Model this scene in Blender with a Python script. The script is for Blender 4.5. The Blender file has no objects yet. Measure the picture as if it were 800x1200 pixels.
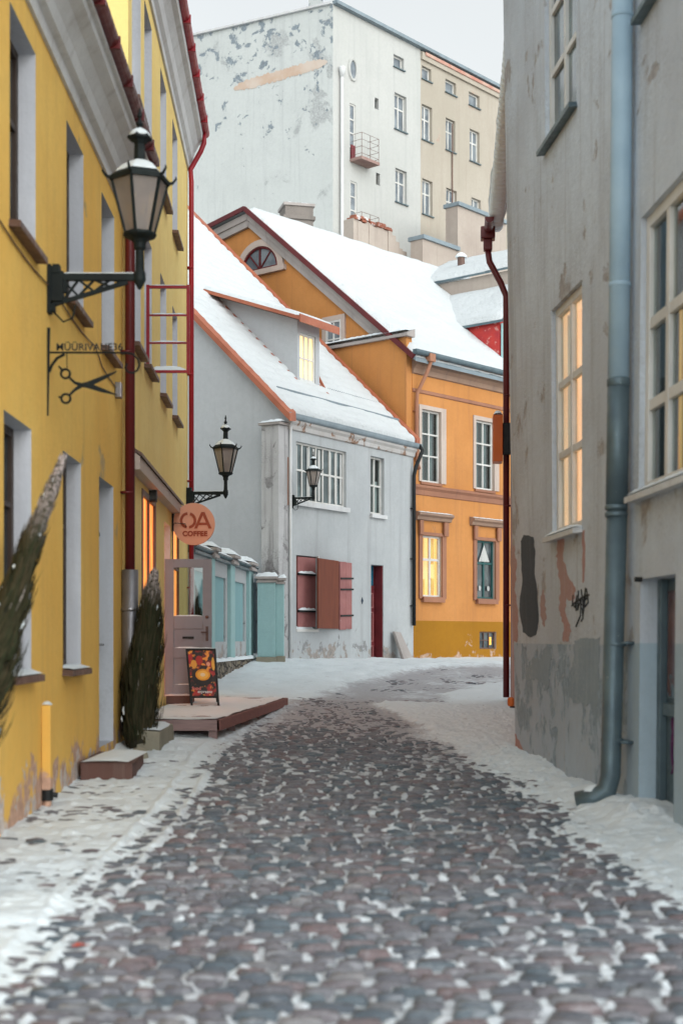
import bpy, bmesh, math, random
import numpy as np
from mathutils import Vector
random.seed(7)
SC = bpy.context.scene
COL = SC.collection
EYE = 1.6
SKY_STRENGTH, CLOUD_HOR, CLOUD_ZEN, FILL_GLOW, SUN_STRENGTH, EXPOSURE = .05, 1.0, .62, 2.75, .5, -.15
FPX, HX, HY = 1667.0, 400.0, 748.0      # focal length and horizon of the photograph, in its own pixels

# ------------------------------------------------------------------ helpers
def sm(a, b, x):
    t = min(1.0, max(0.0, (x - a) / (b - a)))
    return t * t * (3 - 2 * t)

_gy = [-30, 0, 6, 10, 14, 17, 20, 23, 28, 31, 34, 40, 60, 400]
_gd = [1.75, 1.62, 1.50, 1.42, 1.36, 1.31, 1.25, 1.16, 1.0, 0.83, 0.62, 0.64, 0.6, 0.6]
_cy = [-30, 8, 12, 17, 22, 27, 33, 60, 400]
_cc = [0, 0, .015, .05, .05, .03, .015, 0, 0]
def drop(x, y):
    return np.interp(y, _gy, _gd) + np.interp(y, _cy, _cc) * np.clip(x, -4, 5)
def gz(x, y):
    return float(EYE - drop(x, y))

class Frame:
    """a vertical plane: u runs along it, o points out of it, z is up"""
    def __init__(s, o, d, n=None):
        L = math.hypot(*d)
        s.o = o; s.d = (d[0] / L, d[1] / L)
        s.n = n if n else (s.d[1], -s.d[0])
    def w(s, u, o, z):
        return (s.o[0] + s.d[0] * u + s.n[0] * o, s.o[1] + s.d[1] * u + s.n[1] * o, z)
    def u(s, px, out=0.0):
        rx = (px - HX) / FPX
        ox, oy = s.o[0] + s.n[0] * out, s.o[1] + s.n[1] * out
        return (rx * oy - ox) / (s.d[0] - rx * s.d[1])
    def uz(s, px, py, out=0.0):
        u = s.u(px, out)
        y = s.o[1] + s.n[1] * out + s.d[1] * u
        return u, EYE + (HY - py) / FPX * y
    def uy(s, y):
        return (y - s.o[1]) / s.d[1]
WORLD = Frame((0, 0), (1, 0), (0, 1))

def val3(seed, *c):
    return None

class MB:
    def __init__(s):
        s.V = []; s.F = []; s.M = []
    def add(s, pts, faces, m=0):
        b = len(s.V); s.V += [tuple(p) for p in pts]
        for f in faces:
            s.F.append([b + i for i in f]); s.M.append(m)
    def quad(s, a, b, c, d, m=0): s.add([a, b, c, d], [(0, 1, 2, 3)], m)
    def poly(s, pts, m=0): s.add(pts, [tuple(range(len(pts)))], m)
    def hexa(s, p, m=0):
        s.add(p, [(0, 1, 2, 3), (4, 7, 6, 5), (0, 4, 5, 1), (1, 5, 6, 2), (2, 6, 7, 3), (3, 7, 4, 0)], m)
    def box(s, F, u0, u1, o0, o1, z0, z1, m=0):
        s.hexa([F.w(u0, o0, z0), F.w(u1, o0, z0), F.w(u1, o1, z0), F.w(u0, o1, z0),
                F.w(u0, o0, z1), F.w(u1, o0, z1), F.w(u1, o1, z1), F.w(u0, o1, z1)], m)
    def slab(s, poly, vec, m=0):
        n = len(poly); v = Vector(vec)
        top = [tuple(Vector(p) + v) for p in poly]
        s.add(list(poly) + top, [tuple(range(n)), tuple(range(2 * n - 1, n - 1, -1))] +
              [(i, (i + 1) % n, n + (i + 1) % n, n + i) for i in range(n)], m)
    def bar(s, a, b, w, h=None, m=0, up=(0, 0, 1)):
        h = h or w
        a = Vector(a); b = Vector(b); d = (b - a).normalized(); upv = Vector(up)
        if abs(d.dot(upv)) > .98: upv = Vector((1, 0, 0))
        r = d.cross(upv).normalized(); q = r.cross(d)
        P = []
        for c in (a, b):
            for x, y in ((-1, -1), (1, -1), (1, 1), (-1, 1)):
                P.append(tuple(c + r * (x * w / 2) + q * (y * h / 2)))
        s.add(P, [(3, 2, 1, 0), (4, 5, 6, 7), (0, 1, 5, 4), (1, 2, 6, 5), (2, 3, 7, 6), (3, 0, 4, 7)], m)
    def tube(s, path, r, n=8, m=0, closed=False):
        path = [Vector(p) for p in path]; k = len(path)
        R = r if isinstance(r, (list, tuple)) else [r] * k
        rings = []; prev = None
        for i, p in enumerate(path):
            a = path[i - 1] if (i or closed) else p
            b = path[(i + 1) % k] if (i < k - 1 or closed) else p
            d = (b - a).normalized()
            if prev is None:
                up = Vector((0, 0, 1)) if abs(d.z) < .9 else Vector((1, 0, 0))
                x = d.cross(up).normalized()
            else:
                x = (prev - d * prev.dot(d)).normalized()
            prev = x; y = d.cross(x)
            rings.append([tuple(p + (x * math.cos(2 * math.pi * j / n) + y * math.sin(2 * math.pi * j / n)) * R[i]) for j in range(n)])
        P = [q for g in rings for q in g]; F = []
        for i in range(k if closed else k - 1):
            i2 = (i + 1) % k
            for j in range(n):
                F.append((i * n + j, i * n + (j + 1) % n, i2 * n + (j + 1) % n, i2 * n + j))
        if not closed:
            F.append(tuple(range(n))[::-1]); F.append(tuple((k - 1) * n + j for j in range(n)))
        s.add(P, F, m)
    def lathe(s, c, prof, n=12, m=0, rot=0.0):
        P = []; F = []; k = len(prof)
        for r, z in prof:
            for j in range(n):
                a = 2 * math.pi * j / n + rot
                P.append((c[0] + r * math.cos(a), c[1] + r * math.sin(a), c[2] + z))
        for i in range(k - 1):
            for j in range(n):
                F.append((i * n + j, i * n + (j + 1) % n, (i + 1) * n + (j + 1) % n, (i + 1) * n + j))
        F.append(tuple(range(n))[::-1]); F.append(tuple((k - 1) * n + j for j in range(n)))
        s.add(P, F, m)
    def sweep(s, F, u0, u1, prof, m=0):
        """closed profile of (out, z) pulled along a facade"""
        n = len(prof)
        P = [F.w(u0, o, z) for o, z in prof] + [F.w(u1, o, z) for o, z in prof]
        s.add(P, [tuple(range(n))[::-1], tuple(range(n, 2 * n))] +
              [(i, (i + 1) % n, n + (i + 1) % n, n + i) for i in range(n)], m)
    def build(s, name, mats, parent=None, smooth=False, bevel=0.0, fixn=True):
        if not isinstance(mats, (list, tuple)): mats = [mats]
        org = Vector((0, 0, 0)); q = parent
        while q is not None:
            org += q.location; q = q.parent
        me = bpy.data.meshes.new(name)
        me.from_pydata([tuple(Vector(v) - org) for v in s.V], [], s.F)
        for mt in mats: me.materials.append(mt)
        me.polygons.foreach_set('material_index', s.M)
        if smooth: me.polygons.foreach_set('use_smooth', [True] * len(me.polygons))
        if fixn or bevel:
            bm = bmesh.new(); bm.from_mesh(me)
            if bevel:
                bmesh.ops.bevel(bm, geom=[e for e in bm.edges if e.is_manifold and e.calc_face_angle(0) > .6],
                                offset=bevel, segments=2, affect='EDGES', profile=.6, clamp_overlap=True)
            bmesh.ops.recalc_face_normals(bm, faces=bm.faces)
            bm.to_mesh(me); bm.free()
        o = bpy.data.objects.new(name, me); COL.objects.link(o)
        if parent: o.parent = parent
        return o

def tag(o, label=None, cat=None, group=None, kind=None):
    if label: o['label'] = label
    if cat: o['category'] = cat
    if group: o['group'] = group
    if kind: o['kind'] = kind
    return o
def thing(name, label, cat, loc=(0, 0, 0), group=None):
    o = bpy.data.objects.new(name, None); COL.objects.link(o); o.location = loc
    o.empty_display_size = .2
    return tag(o, label, cat, group)
def copy_tree(o, parent=None):
    c = o.copy(); COL.objects.link(c); c.parent = parent
    for ch in [x for x in bpy.data.objects if x.parent == o]: copy_tree(ch, c)
    return c

def text_mesh(name, body, size, depth, mat, parent, place, bold=0.0, spacing=1.0):
    """lettering as a mesh; place maps (x, y, z) of the flat text to world"""
    cu = bpy.data.curves.new(name, 'FONT'); cu.body = body; cu.size = size
    cu.extrude = depth; cu.align_x = 'CENTER'; cu.align_y = 'CENTER'; cu.offset = bold; cu.space_character = spacing
    t = bpy.data.objects.new(name + '_tmp', cu); COL.objects.link(t)
    me = bpy.data.meshes.new_from_object(t.evaluated_get(bpy.context.evaluated_depsgraph_get()))
    mb = MB(); mb.V = [place(*v.co) for v in me.vertices]
    mb.F = [list(p.vertices) for p in me.polygons]; mb.M = [0] * len(mb.F)
    bpy.data.objects.remove(t); bpy.data.meshes.remove(me); bpy.data.curves.remove(cu)
    return mb.build(name, mat, parent)

# ------------------------------------------------------------------ noise for meshes
def vnoise(x, y, seed=0):
    xi = np.floor(x).astype(np.int64); yi = np.floor(y).astype(np.int64)
    xf = x - xi; yf = y - yi
    u = xf * xf * (3 - 2 * xf); v = yf * yf * (3 - 2 * yf)
    def h(a, b):
        n = (a * 374761393 + b * 668265263 + seed * 1274126177) & 0xffffffff
        n = ((n ^ (n >> 13)) * 1274126177) & 0xffffffff
        n = (n ^ (n >> 16)) & 0xffff
        return n / 65535.0
    return (h(xi, yi) * (1 - u) + h(xi + 1, yi) * u) * (1 - v) + (h(xi, yi + 1) * (1 - u) + h(xi + 1, yi + 1) * u) * v
def fbm(x, y, seed=0, o=4):
    t = 0; a = .5; s = 0
    for i in range(o):
        t = t + a * vnoise(x * 2 ** i + 17.3 * i, y * 2 ** i - 9.1 * i, seed + i); s += a; a *= .5
    return t / s

# ------------------------------------------------------------------ materials
class NT:
    def __init__(s, name):
        s.m = bpy.data.materials.new(name); s.m.use_nodes = True
        s.t = s.m.node_tree; s.t.nodes.clear()
        s.out = s.n('ShaderNodeOutputMaterial')
    def n(s, typ, **k):
        nd = s.t.nodes.new(typ)
        for a, b in k.items(): setattr(nd, a, b)
        return nd
    def l(s, a, b): s.t.links.new(a, b)
    def set(s, sock, v):
        if hasattr(v, 'is_linked') or isinstance(v, bpy.types.NodeSocket): s.l(v, sock)
        elif isinstance(v, tuple) and len(v) == 3 and sock.type == 'RGBA': sock.default_value = (*v, 1)
        else: sock.default_value = v
    def pos(s, scale=(1, 1, 1)):
        g = s.n('ShaderNodeNewGeometry'); mp = s.n('ShaderNodeMapping')
        mp.inputs['Scale'].default_value = scale
        s.l(g.outputs['Position'], mp.inputs[0]); return mp.outputs[0]
    def noise(s, scale, detail=4, rough=.55, vec=None, dist=0.0):
        nd = s.n('ShaderNodeTexNoise'); nd.inputs['Scale'].default_value = scale
        nd.inputs['Detail'].default_value = detail; nd.inputs['Roughness'].default_value = rough
        nd.inputs['Distortion'].default_value = dist
        s.l(vec if vec is not None else s.pos(), nd.inputs['Vector']); return nd.outputs['Fac']
    def ramp(s, fac, a, b, lo=0.0, hi=1.0):
        nd = s.n('ShaderNodeMapRange'); nd.interpolation_type = 'SMOOTHSTEP'
        s.set(nd.inputs[0], fac)
        for i, v in zip((1, 2, 3, 4), (a, b, lo, hi)): nd.inputs[i].default_value = v
        return nd.outputs[0]
    def math(s, op, a, b=0.0):
        nd = s.n('ShaderNodeMath', operation=op); s.set(nd.inputs[0], a); s.set(nd.inputs[1], b); return nd.outputs[0]
    def mix(s, f, a, b):
        nd = s.n('ShaderNodeMix', data_type='RGBA'); s.set(nd.inputs[0], f); s.set(nd.inputs[6], a); s.set(nd.inputs[7], b)
        return nd.outputs[2]
    def bump(s, h, strength=.3, dist=.01):
        nd = s.n('ShaderNodeBump'); nd.inputs['Strength'].default_value = strength; nd.inputs['Distance'].default_value = dist
        s.l(h, nd.inputs['Height']); return nd.outputs[0]
    def bsdf(s, col, rough=.8, metal=0.0, normal=None, spec=.4, **kw):
        b = s.n('ShaderNodeBsdfPrincipled')
        s.set(b.inputs['Base Color'], col); s.set(b.inputs['Roughness'], rough); s.set(b.inputs['Metallic'], metal)
        s.set(b.inputs['Specular IOR Level'], spec)
        if normal is not None: s.l(normal, b.inputs['Normal'])
        for k, v in kw.items(): s.set(b.inputs[k.replace('_', ' ')], v)
        s.l(b.outputs[0], s.out.inputs[0]); return b
    def zc(s):
        g = s.n('ShaderNodeNewGeometry'); x = s.n('ShaderNodeSeparateXYZ'); s.l(g.outputs['Position'], x.inputs[0]); return x.outputs

def plaster(name, base, var, streak=None, streak_amt=.5, patches=(), rough=.92, bump=.35, vscale=.55, fine=.12):
    """patches: (colour, noise scale, threshold at z0, threshold at z1, z0, z1) - worn and peeled places"""
    t = NT(name)
    c = t.mix(t.ramp(t.noise(vscale, 5, .6), .32, .68), base, var)
    fn = t.noise(9, 6, .7)
    dk = tuple(x * .78 for x in base)
    c = t.mix(t.ramp(fn, .35, .75, 0, fine * 3), c, dk)
    if streak:
        sn = t.noise(1.0, 6, .65, t.pos((4.2, 4.2, .22)), .3)
        c = t.mix(t.ramp(sn, .50, .74, 0, streak_amt), c, streak)
        st2 = t.math('MULTIPLY', t.ramp(t.noise(.9, 4), .48, .66), t.ramp(t.noise(30, 4, .7), .4, .7))
        c = t.mix(t.math('MULTIPLY', st2, streak_amt * .8), c, streak)
    crack = None
    hgt = t.noise(26, 5, .6)
    for i, (pc, sc, th0, th1, z0, z1) in enumerate(patches):
        nz = t.noise(sc, 7, .62, dist=.4)
        th = t.ramp(t.zc()[2], z0, z1, th0, th1)
        d = t.math('SUBTRACT', nz, th)
        mk = t.ramp(d, -.01, .045)
        pc2 = t.mix(t.ramp(t.noise(14, 4), .3, .7), pc, tuple(x * .72 for x in pc))
        c = t.mix(mk, c, pc2)
        hgt = t.math('SUBTRACT', hgt, t.math('MULTIPLY', mk, .8))
    t.bsdf(c, rough, normal=t.bump(hgt, bump, .012), spec=.2)
    return t.m

def paint(name, col, var=None, rough=.55, wear=None, wth=.62, wscale=9, metal=0.0, bump=.15, spec=.35):
    t = NT(name)
    v = var or tuple(x * .8 for x in col)
    c = t.mix(t.ramp(t.noise(2.2, 5), .3, .7), col, v)
    if wear: c = t.mix(t.ramp(t.noise(wscale, 6, .65), wth, wth + .05), c, wear)
    rr = t.ramp(t.noise(12, 4), .3, .7, rough - .08, rough + .12)
    t.bsdf(c, rr, metal, t.bump(t.noise(40, 3), bump, .004), spec)
    return t.m

def snow_mat(name, col=(.72, .77, .79), dirt=(.52, .51, .50), dth=.66, bump=.5, attr=None, ribs=None):
    t = NT(name)
    c = t.mix(t.ramp(t.noise(5, 6, .65), dth, dth + .14), col, dirt)
    c = t.mix(t.ramp(t.noise(1.1, 4), .4, .7, 0, .5), c, tuple(x * .93 for x in col))
    if attr:
        a = t.n('ShaderNodeAttribute'); a.attribute_name = attr
        sl = t.mix(t.noise(18, 5), (.40, .385, .40), (.26, .245, .255))
        nz = t.noise(7, 6, .7)
        f = t.math('ADD', a.outputs['Fac'], t.math('MULTIPLY', t.math('SUBTRACT', nz, .5), 1.2))
        c = t.mix(t.ramp(f, .25, .85, 0, .85), c, sl)
    h = t.math('ADD', t.noise(16, 6, .6), t.math('MULTIPLY', t.noise(3.5, 3), 2.0))
    t.bsdf(c, .75, normal=t.bump(h, bump, .03), spec=.3)
    return t.m

def glass_dark(name, tint=(.03, .04, .045), rough=.06, var=(.10, .13, .14)):
    t = NT(name)
    c = t.mix(t.ramp(t.noise(1.7, 3), .35, .7), tint, var)
    t.bsdf(c, rough, normal=t.bump(t.noise(2.5, 1), .05, .02), spec=.6)
    return t.m

def clear_glass(name, tint=(.82, .88, .88), gloss=.045):
    t = NT(name)
    tr = t.n('ShaderNodeBsdfTransparent'); tr.inputs[0].default_value = (*tint, 1)
    gl = t.n('ShaderNodeBsdfGlossy'); gl.inputs['Roughness'].default_value = .03
    lw = t.n('ShaderNodeLayerWeight'); lw.inputs[0].default_value = .5
    mx = t.n('ShaderNodeMixShader')
    t.l(t.math('ADD', t.math('MULTIPLY', t.math('POWER', lw.outputs['Facing'], 5.0), .8), gloss), mx.inputs[0]); t.l(tr.outputs[0], mx.inputs[1]); t.l(gl.outputs[0], mx.inputs[2])
    t.l(mx.outputs[0], t.out.inputs[0]); return t.m

def lit(name, c1, c2, strength, scale=2.0, stretch=(1, 1, 1)):
    t = NT(name)
    c = t.mix(t.ramp(t.noise(scale, 4, .6, t.pos(stretch)), .35, .68), c1, c2)
    b = t.bsdf(c, .5); t.l(c, b.inputs['Emission Color']); b.inputs['Emission Strength'].default_value = strength
    return t.m

def wood(name, c1, c2, axis=(1, 12, 12), rough=.75):
    t = NT(name)
    n1 = t.noise(2.0, 6, .65, t.pos(axis), .6)
    c = t.mix(t.ramp(n1, .35, .68), c1, c2)
    t.bsdf(c, rough, normal=t.bump(n1, .3, .006), spec=.25)
    return t.m

M = {}
M['yellow'] = plaster('yellow_plaster', (.86, .555, .145), (.81, .475, .108), (.64, .38, .11), .5,
    [((.60, .38, .28), 1.9, .44, .80, .25, 1.2), ((.66, .58, .54), 3.6, .50, .90, .2, 1.3), ((.55, .40, .20), .8, .64, .66, 0, 8)], bump=.5)
M['yellow_far'] = plaster('pale_yellow_plaster', (.88, .69, .27), (.84, .62, .22), (.72, .51, .19), .45, bump=.4)
M['reveal'] = plaster('grey_reveal_plaster', (.58, .59, .63), (.50, .51, .55), (.36, .36, .38), .4)
M['cornice'] = plaster('white_cornice_plaster', (.64, .65, .65), (.55, .55, .55), (.36, .34, .32), .5)
M['wine'] = paint('dark_red_metal', (.12, .012, .013), (.085, .010, .012), .4, wear=(.25, .12, .10), wth=.70)
M['red'] = paint('bright_red_metal', (.33, .012, .022), (.24, .010, .018), .4)
M['steel'] = paint('galvanised_steel', (.28, .27, .28), (.20, .19, .20), .38, metal=.75)
M['blue_pipe'] = paint('blue_grey_pipe', (.36, .49, .58), (.30, .42, .51), .5, wear=(.2, .24, .26), wth=.72)
M['zinc'] = paint('weathered_zinc', (.13, .18, .20), (.085, .12, .14), .42, wear=(.28, .33, .35), wth=.66, metal=.35)
M['crack'] = paint('hairline_crack', (.16, .15, .15), None, .9)
M['grey_plaster'] = plaster('grey_plaster', (.59, .65, .71), (.49, .52, .56), (.33, .335, .345), .7,
    [((.42, .40, .39), 1.3, .60, .60, 0, 5)], vscale=.7, bump=.8, fine=.2)
M['grey_paint'] = plaster('grey_blue_plinth_paint', (.45, .53, .61), (.40, .46, .53), (.45, .44, .45), .6,
    [((.34, .42, .49), 2.0, .55, .49, 0.5, 1.6), ((.40, .30, .27), 2.9, .60, .72, 0, 1.0)], bump=.7)
M['blue_paint'] = plaster('light_blue_plinth_paint', (.38, .47, .53), (.33, .42, .48), (.31, .34, .37), .4)
M['white_plaster'] = plaster('white_grey_plaster', (.46, .48, .485), (.40, .42, .43), (.31, .315, .32), .55,
    [((.37, .33, .30), 2.2, .44, .82, .9, 2.2), ((.30, .30, .30), 2.7, .56, .80, .9, 3.2)], bump=.5)
M['gable_plaster'] = plaster('cool_white_plaster', (.46, .475, .49), (.41, .425, .44), (.36, .37, .38), .35,
    [((.36, .37, .38), 1.1, .70, .74, 0, 7)], bump=.5)
M['pier_plaster'] = plaster('stained_plaster', (.52, .52, .52), (.42, .41, .41), (.20, .19, .19), .85,
    [((.28, .27, .27), 2.4, .54, .58, 1, 7)], bump=.7)
M['peel'] = plaster('peeling_cornice', (.55, .54, .53), (.45, .43, .41), (.38, .30, .26), .5, [((.32, .20, .14), 2.6, .57, .57, 0, 9)], bump=.8)
M['orange'] = plaster('orange_plaster', (.58, .26, .085), (.51, .22, .068), (.39, .175, .07), .6,
    [((.36, .20, .13), 1.7, .66, .70, 0, 9)], bump=.5)
M['ochre'] = plaster('ochre_plinth', (.37, .17, .015), (.32, .145, .013), (.26, .12, .02), .4,
    [((.52, .36, .27), 1.7, .50, .72, .9, 2.0)])
M['orange_trim'] = plaster('dull_orange_trim', (.38, .185, .115), (.30, .145, .095), (.20, .11, .085), .5)
M['brick_trim'] = plaster('worn_brown_trim', (.36, .24, .17), (.27, .18, .14), (.19, .14, .12), .5)
M['beige_reveal'] = plaster('beige_trim', (.55, .46, .40), (.47, .38, .33), (.36, .28, .24), .4)
M['stone_trim'] = plaster('grey_stone_trim', (.42, .38, .36), (.33, .30, .28), (.24, .21, .20), .5)
M['wall_white'] = plaster('weathered_white_wall', (.54, .56, .545), (.49, .51, .495), (.38, .395, .395), .55,
    [((.45, .465, .46), .45, .62, .57, 8, 27), ((.25, .29, .32), 1.9, .70, .545, 18, 27), ((.44, .42, .39), .6, .68, .66, 0, 40), ((.30, .33, .35), 2.6, .70, .66, 5, 30)], bump=.6, vscale=.2)
M['wall_white2'] = plaster('white_facade', (.475, .475, .455), (.43, .435, .415), (.36, .365, .355), .5, bump=.4, vscale=.2)
M['wall_beige'] = plaster('beige_facade', (.42, .375, .315), (.37, .33, .27), (.33, .28, .23), .5,
    [((.48, .36, .29), .6, .64, .64, 0, 40)], bump=.4, vscale=.25)
M['beige_annex'] = plaster('tan_plaster', (.43, .37, .32), (.36, .30, .26), (.27, .23, .2), .5, bump=.6)
M['brick'] = plaster('broken_red_brick', (.30, .10, .06), (.22, .08, .055), (.4, .3, .24), .5, [((.7, .7, .7), 3.0, .55, .55, 0, 30)])
M['snow'] = snow_mat('snow')
M['roof_snow'] = snow_mat('roof_snow', (.60, .625, .63), (.50, .52, .525), .58, 1.0)
M['street_snow'] = snow_mat('street_snow', (.68, .73, .75), (.50, .51, .52), .60, .55, attr='slush')
M['orange_tin'] = paint('orange_red_tin', (.40, .13, .07), (.32, .095, .05), .45)
M['tin_grey'] = paint('blue_grey_tin', (.22, .27, .30), (.17, .21, .235), .5)
M['black'] = paint('black_iron', (.012, .018, .018), (.008, .011, .012), .6, spec=.18)
M['black_paint'] = paint('matt_black', (.012, .014, .015), None, .6)
M['white_paint'] = paint('white_window_paint', (.66, .65, .62), (.56, .55, .52), .5, wear=(.38, .34, .3), wth=.7)
M['brown_frame'] = paint('dark_brown_frame', (.045, .028, .02), None, .5)
M['sill_brown'] = paint('brown_sill_metal', (.16, .085, .06), (.10, .06, .05), .5)
M['teal'] = paint('teal_paint', (.085, .235, .235), (.07, .20, .205), .6)
M['teal_door'] = paint('dark_teal_door', (.02, .10, .095), (.015, .075, .075), .5)
M['teal_pale'] = plaster('pale_teal_paint', (.33, .50, .50), (.29, .46, .46), (.27, .41, .42), .4)
M['teal_panel'] = plaster('teal_panel_paint', (.25, .42, .44), (.22, .38, .40), (.17, .30, .32), .3)
M['door_grey'] = paint('grey_door_paint', (.26, .255, .28), (.225, .22, .245), .5)
M['wine_door'] = paint('wine_red_door', (.17, .022, .028), (.12, .018, .022), .5)
M['pink'] = paint('dusty_pink_shutter', (.36, .15, .14), (.29, .115, .11), .7, wear=(.5, .36, .34), wth=.68)
M['brown_board'] = wood('brown_shutter_board', (.19, .055, .03), (.14, .042, .026), (6, 6, .6))
M['deck'] = wood('weathered_deck_wood', (.30, .20, .19), (.21, .14, .135))
M['deck_red'] = wood('reddish_deck_wood', (.30, .13, .11), (.22, .10, .09))
M['step_brown'] = plaster('brown_stone', (.16, .085, .07), (.11, .065, .06), (.2, .15, .13), .5)
M['stone'] = plaster('grey_limestone', (.32, .29, .22), (.24, .22, .17), (.16, .15, .12), .5, bump=.9)
M['sooty'] = plaster('sooty_chimney', (.27, .235, .21), (.19, .17, .155), (.10, .09, .085), .8, bump=.8)
M['rubble'] = None
M['glass'] = glass_dark('window_glass')
M['glass_teal'] = glass_dark('teal_window_glass', (.045, .065, .07), .08, (.13, .18, .185))
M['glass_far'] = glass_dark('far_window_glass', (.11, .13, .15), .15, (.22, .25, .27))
M['clear'] = clear_glass('clear_glass')
M['room'] = paint('dim_room', (.10, .085, .07), (.06, .055, .05), .9)
M['curtain_dark'] = wood('grey_curtain', (.27, .29, .29), (.10, .115, .12), (14, 14, .3))
M['curtain_white'] = wood('white_curtain', (.58, .58, .55), (.36, .37, .37), (12, 12, .4))
M['lit_warm'] = lit('lit_warm_room', (1.0, .82, .58), (.95, .68, .42), .55, 1.5, (1, 1, .6))
M['lit_yellow'] = lit('lit_yellow_curtain', (1.0, .79, .42), (1.0, .68, .30), .62, 2.5, (3, 3, .3))
M['lit_orange'] = lit('lit_orange_interior', (1.0, .17, .02), (1.0, .45, .09), 1.3, 2.2, (3, 3, .4))
M['lit_curtain'] = lit('lit_drape', (1.0, .62, .10), (.85, .36, .05), .5, 4, (5, 5, .4))
M['lit_drape'] = lit('lit_pale_drape', (1.0, .76, .52), (.78, .52, .32), .38, 5, (6, 6, .3))
M['lantern_glass'] = None
M['salmon'] = paint('salmon_sign', (.72, .36, .24), (.68, .33, .215), .6)
M['rust_letter'] = paint('rust_letters', (.34, .07, .028), (.30, .06, .026), .6)
M['graffiti'] = paint('black_spray', (.03, .033, .035), None, .8)
M['charcoal'] = plaster('charcoal_patch', (.085, .10, .115), (.07, .083, .096), (.14, .15, .16), .6, bump=.7)
M['rose'] = plaster('exposed_pink_render', (.46, .24, .21), (.40, .29, .27), (.50, .46, .45), .7)
M['red_tin'] = paint('red_tin_cladding', (.50, .04, .03), (.38, .03, .035), .5, wear=(.56, .25, .22), wth=.58, wscale=5)
M['orange_box'] = paint('orange_box_paint', (.55, .12, .015), (.45, .09, .015), .45)

def lantern_glass():
    t = NT('frosted_lantern_glass')
    tr = t.n('ShaderNodeBsdfTransparent'); tr.inputs[0].default_value = (.85, .78, .72, 1)
    b = t.n('ShaderNodeBsdfPrincipled')
    t.l(t.mix(t.noise(7, 4), (.42, .36, .32), (.28, .25, .24)), b.inputs['Base Color']); b.inputs['Roughness'].default_value = .15
    mx = t.n('ShaderNodeMixShader'); mx.inputs[0].default_value = .62
    t.l(tr.outputs[0], mx.inputs[1]); t.l(b.outputs[0], mx.inputs[2]); t.l(mx.outputs[0], t.out.inputs[0]); return t.m
M['lantern_glass'] = lantern_glass()

def rubble():
    t = NT('rubble_stone')
    v = t.n('ShaderNodeTexVoronoi'); v.inputs['Scale'].default_value = 4.5; t.l(t.pos((1, 1, 1.5)), v.inputs['Vector'])
    e = t.n('ShaderNodeTexVoronoi', feature='DISTANCE_TO_EDGE'); e.inputs['Scale'].default_value = 4.5; t.l(t.pos((1, 1, 1.5)), e.inputs['Vector'])
    sx = t.n('ShaderNodeSeparateColor'); t.l(v.outputs['Color'], sx.inputs[0])
    c = t.mix(sx.outputs[0], (.30, .25, .18), (.16, .14, .12))
    c = t.mix(t.ramp(e.outputs['Distance'], .02, .08), (.06, .055, .05), c)
    t.bsdf(c, .9, normal=t.bump(t.ramp(e.outputs['Distance'], 0, .15), 1.0, .06)); return t.m
M['rubble'] = rubble()

def stone_mat():
    t = NT('cobblestone')
    g = t.n('ShaderNodeNewGeometry')
    r = g.outputs['Random Per Island']
    cr = t.n('ShaderNodeValToRGB'); cr.color_ramp.interpolation = 'LINEAR'
    cols = [(0, (.075, .095, .115)), (.22, (.13, .115, .125)), (.42, (.17, .17, .185)), (.6, (.165, .115, .115)), (.78, (.105, .135, .155)), (.9, (.06, .075, .09)), (1, (.23, .215, .215))]
    el = cr.color_ramp.elements
    while len(el) < len(cols): el.new(.5)
    for e, (p, c) in zip(el, cols): e.position = p; e.color = (*c, 1)
    t.l(r, cr.inputs[0])
    c = t.mix(t.ramp(t.noise(22, 6, .7), .35, .75, 0, .6), cr.outputs[0], (.07, .075, .085))
    frost = t.ramp(t.noise(3, 7, .75, t.pos((2.2, 9, 5))), .50, .70, 0, .40)
    c = t.mix(frost, c, (.55, .56, .58))
    rr = t.ramp(t.noise(5, 4), .35, .65, .38, .7)
    t.bsdf(c, rr, normal=t.bump(t.noise(30, 6, .65), .55, .012), spec=.4); return t.m
M['cobble'] = stone_mat()
M['joint'] = plaster('dark_joint_grit', (.075, .07, .07), (.055, .052, .052), None)
# ------------------------------------------------------------------ building blocks
def wall(mb, F, u0, u1, z0, z1, holes, m=0, mr=1, zsplit=None, msplit=None, top=None):
    """plane with real openings and their reveals; zsplit: height below which the face uses msplit"""
    us = sorted({u0, u1, *[h[0] for h in holes], *[h[1] for h in holes]})
    zs = sorted({z0, z1, *[h[2] for h in holes], *[h[3] for h in holes]} | ({zsplit} if zsplit is not None else set()))
    us = [u for u in us if u0 <= u <= u1]; zs = [z for z in zs if z0 <= z <= z1]
    for a, b in zip(us, us[1:]):
        for c, d in zip(zs, zs[1:]):
            um, zm = (a + b) / 2, (c + d) / 2
            if any(h[0] < um < h[1] and h[2] < zm < h[3] for h in holes): continue
            mm = msplit if zsplit is not None and zm < zsplit else m
            mb.quad(F.w(a, 0, c), F.w(b, 0, c), F.w(b, 0, d), F.w(a, 0, d), mm)
    for h in holes:
        a, b, c, d, dp = h[:5]
        c = max(c, z0)
        parts = [(c, d, mr)]
        if zsplit is not None and c < zsplit < d: parts = [(c, zsplit, msplit), (zsplit, d, mr)]
        for p, q, mm in parts:
            mb.quad(F.w(a, 0, p), F.w(a, -dp, p), F.w(a, -dp, q), F.w(a, 0, q), mm)
            mb.quad(F.w(b, 0, p), F.w(b, -dp, p), F.w(b, -dp, q), F.w(b, 0, q), mm)
        mb.quad(F.w(a, 0, d), F.w(b, 0, d), F.w(b, -dp, d), F.w(a, -dp, d), mr)
        mb.quad(F.w(a, 0, c), F.w(b, 0, c), F.w(b, -dp, c), F.w(a, -dp, c), mr)

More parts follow.
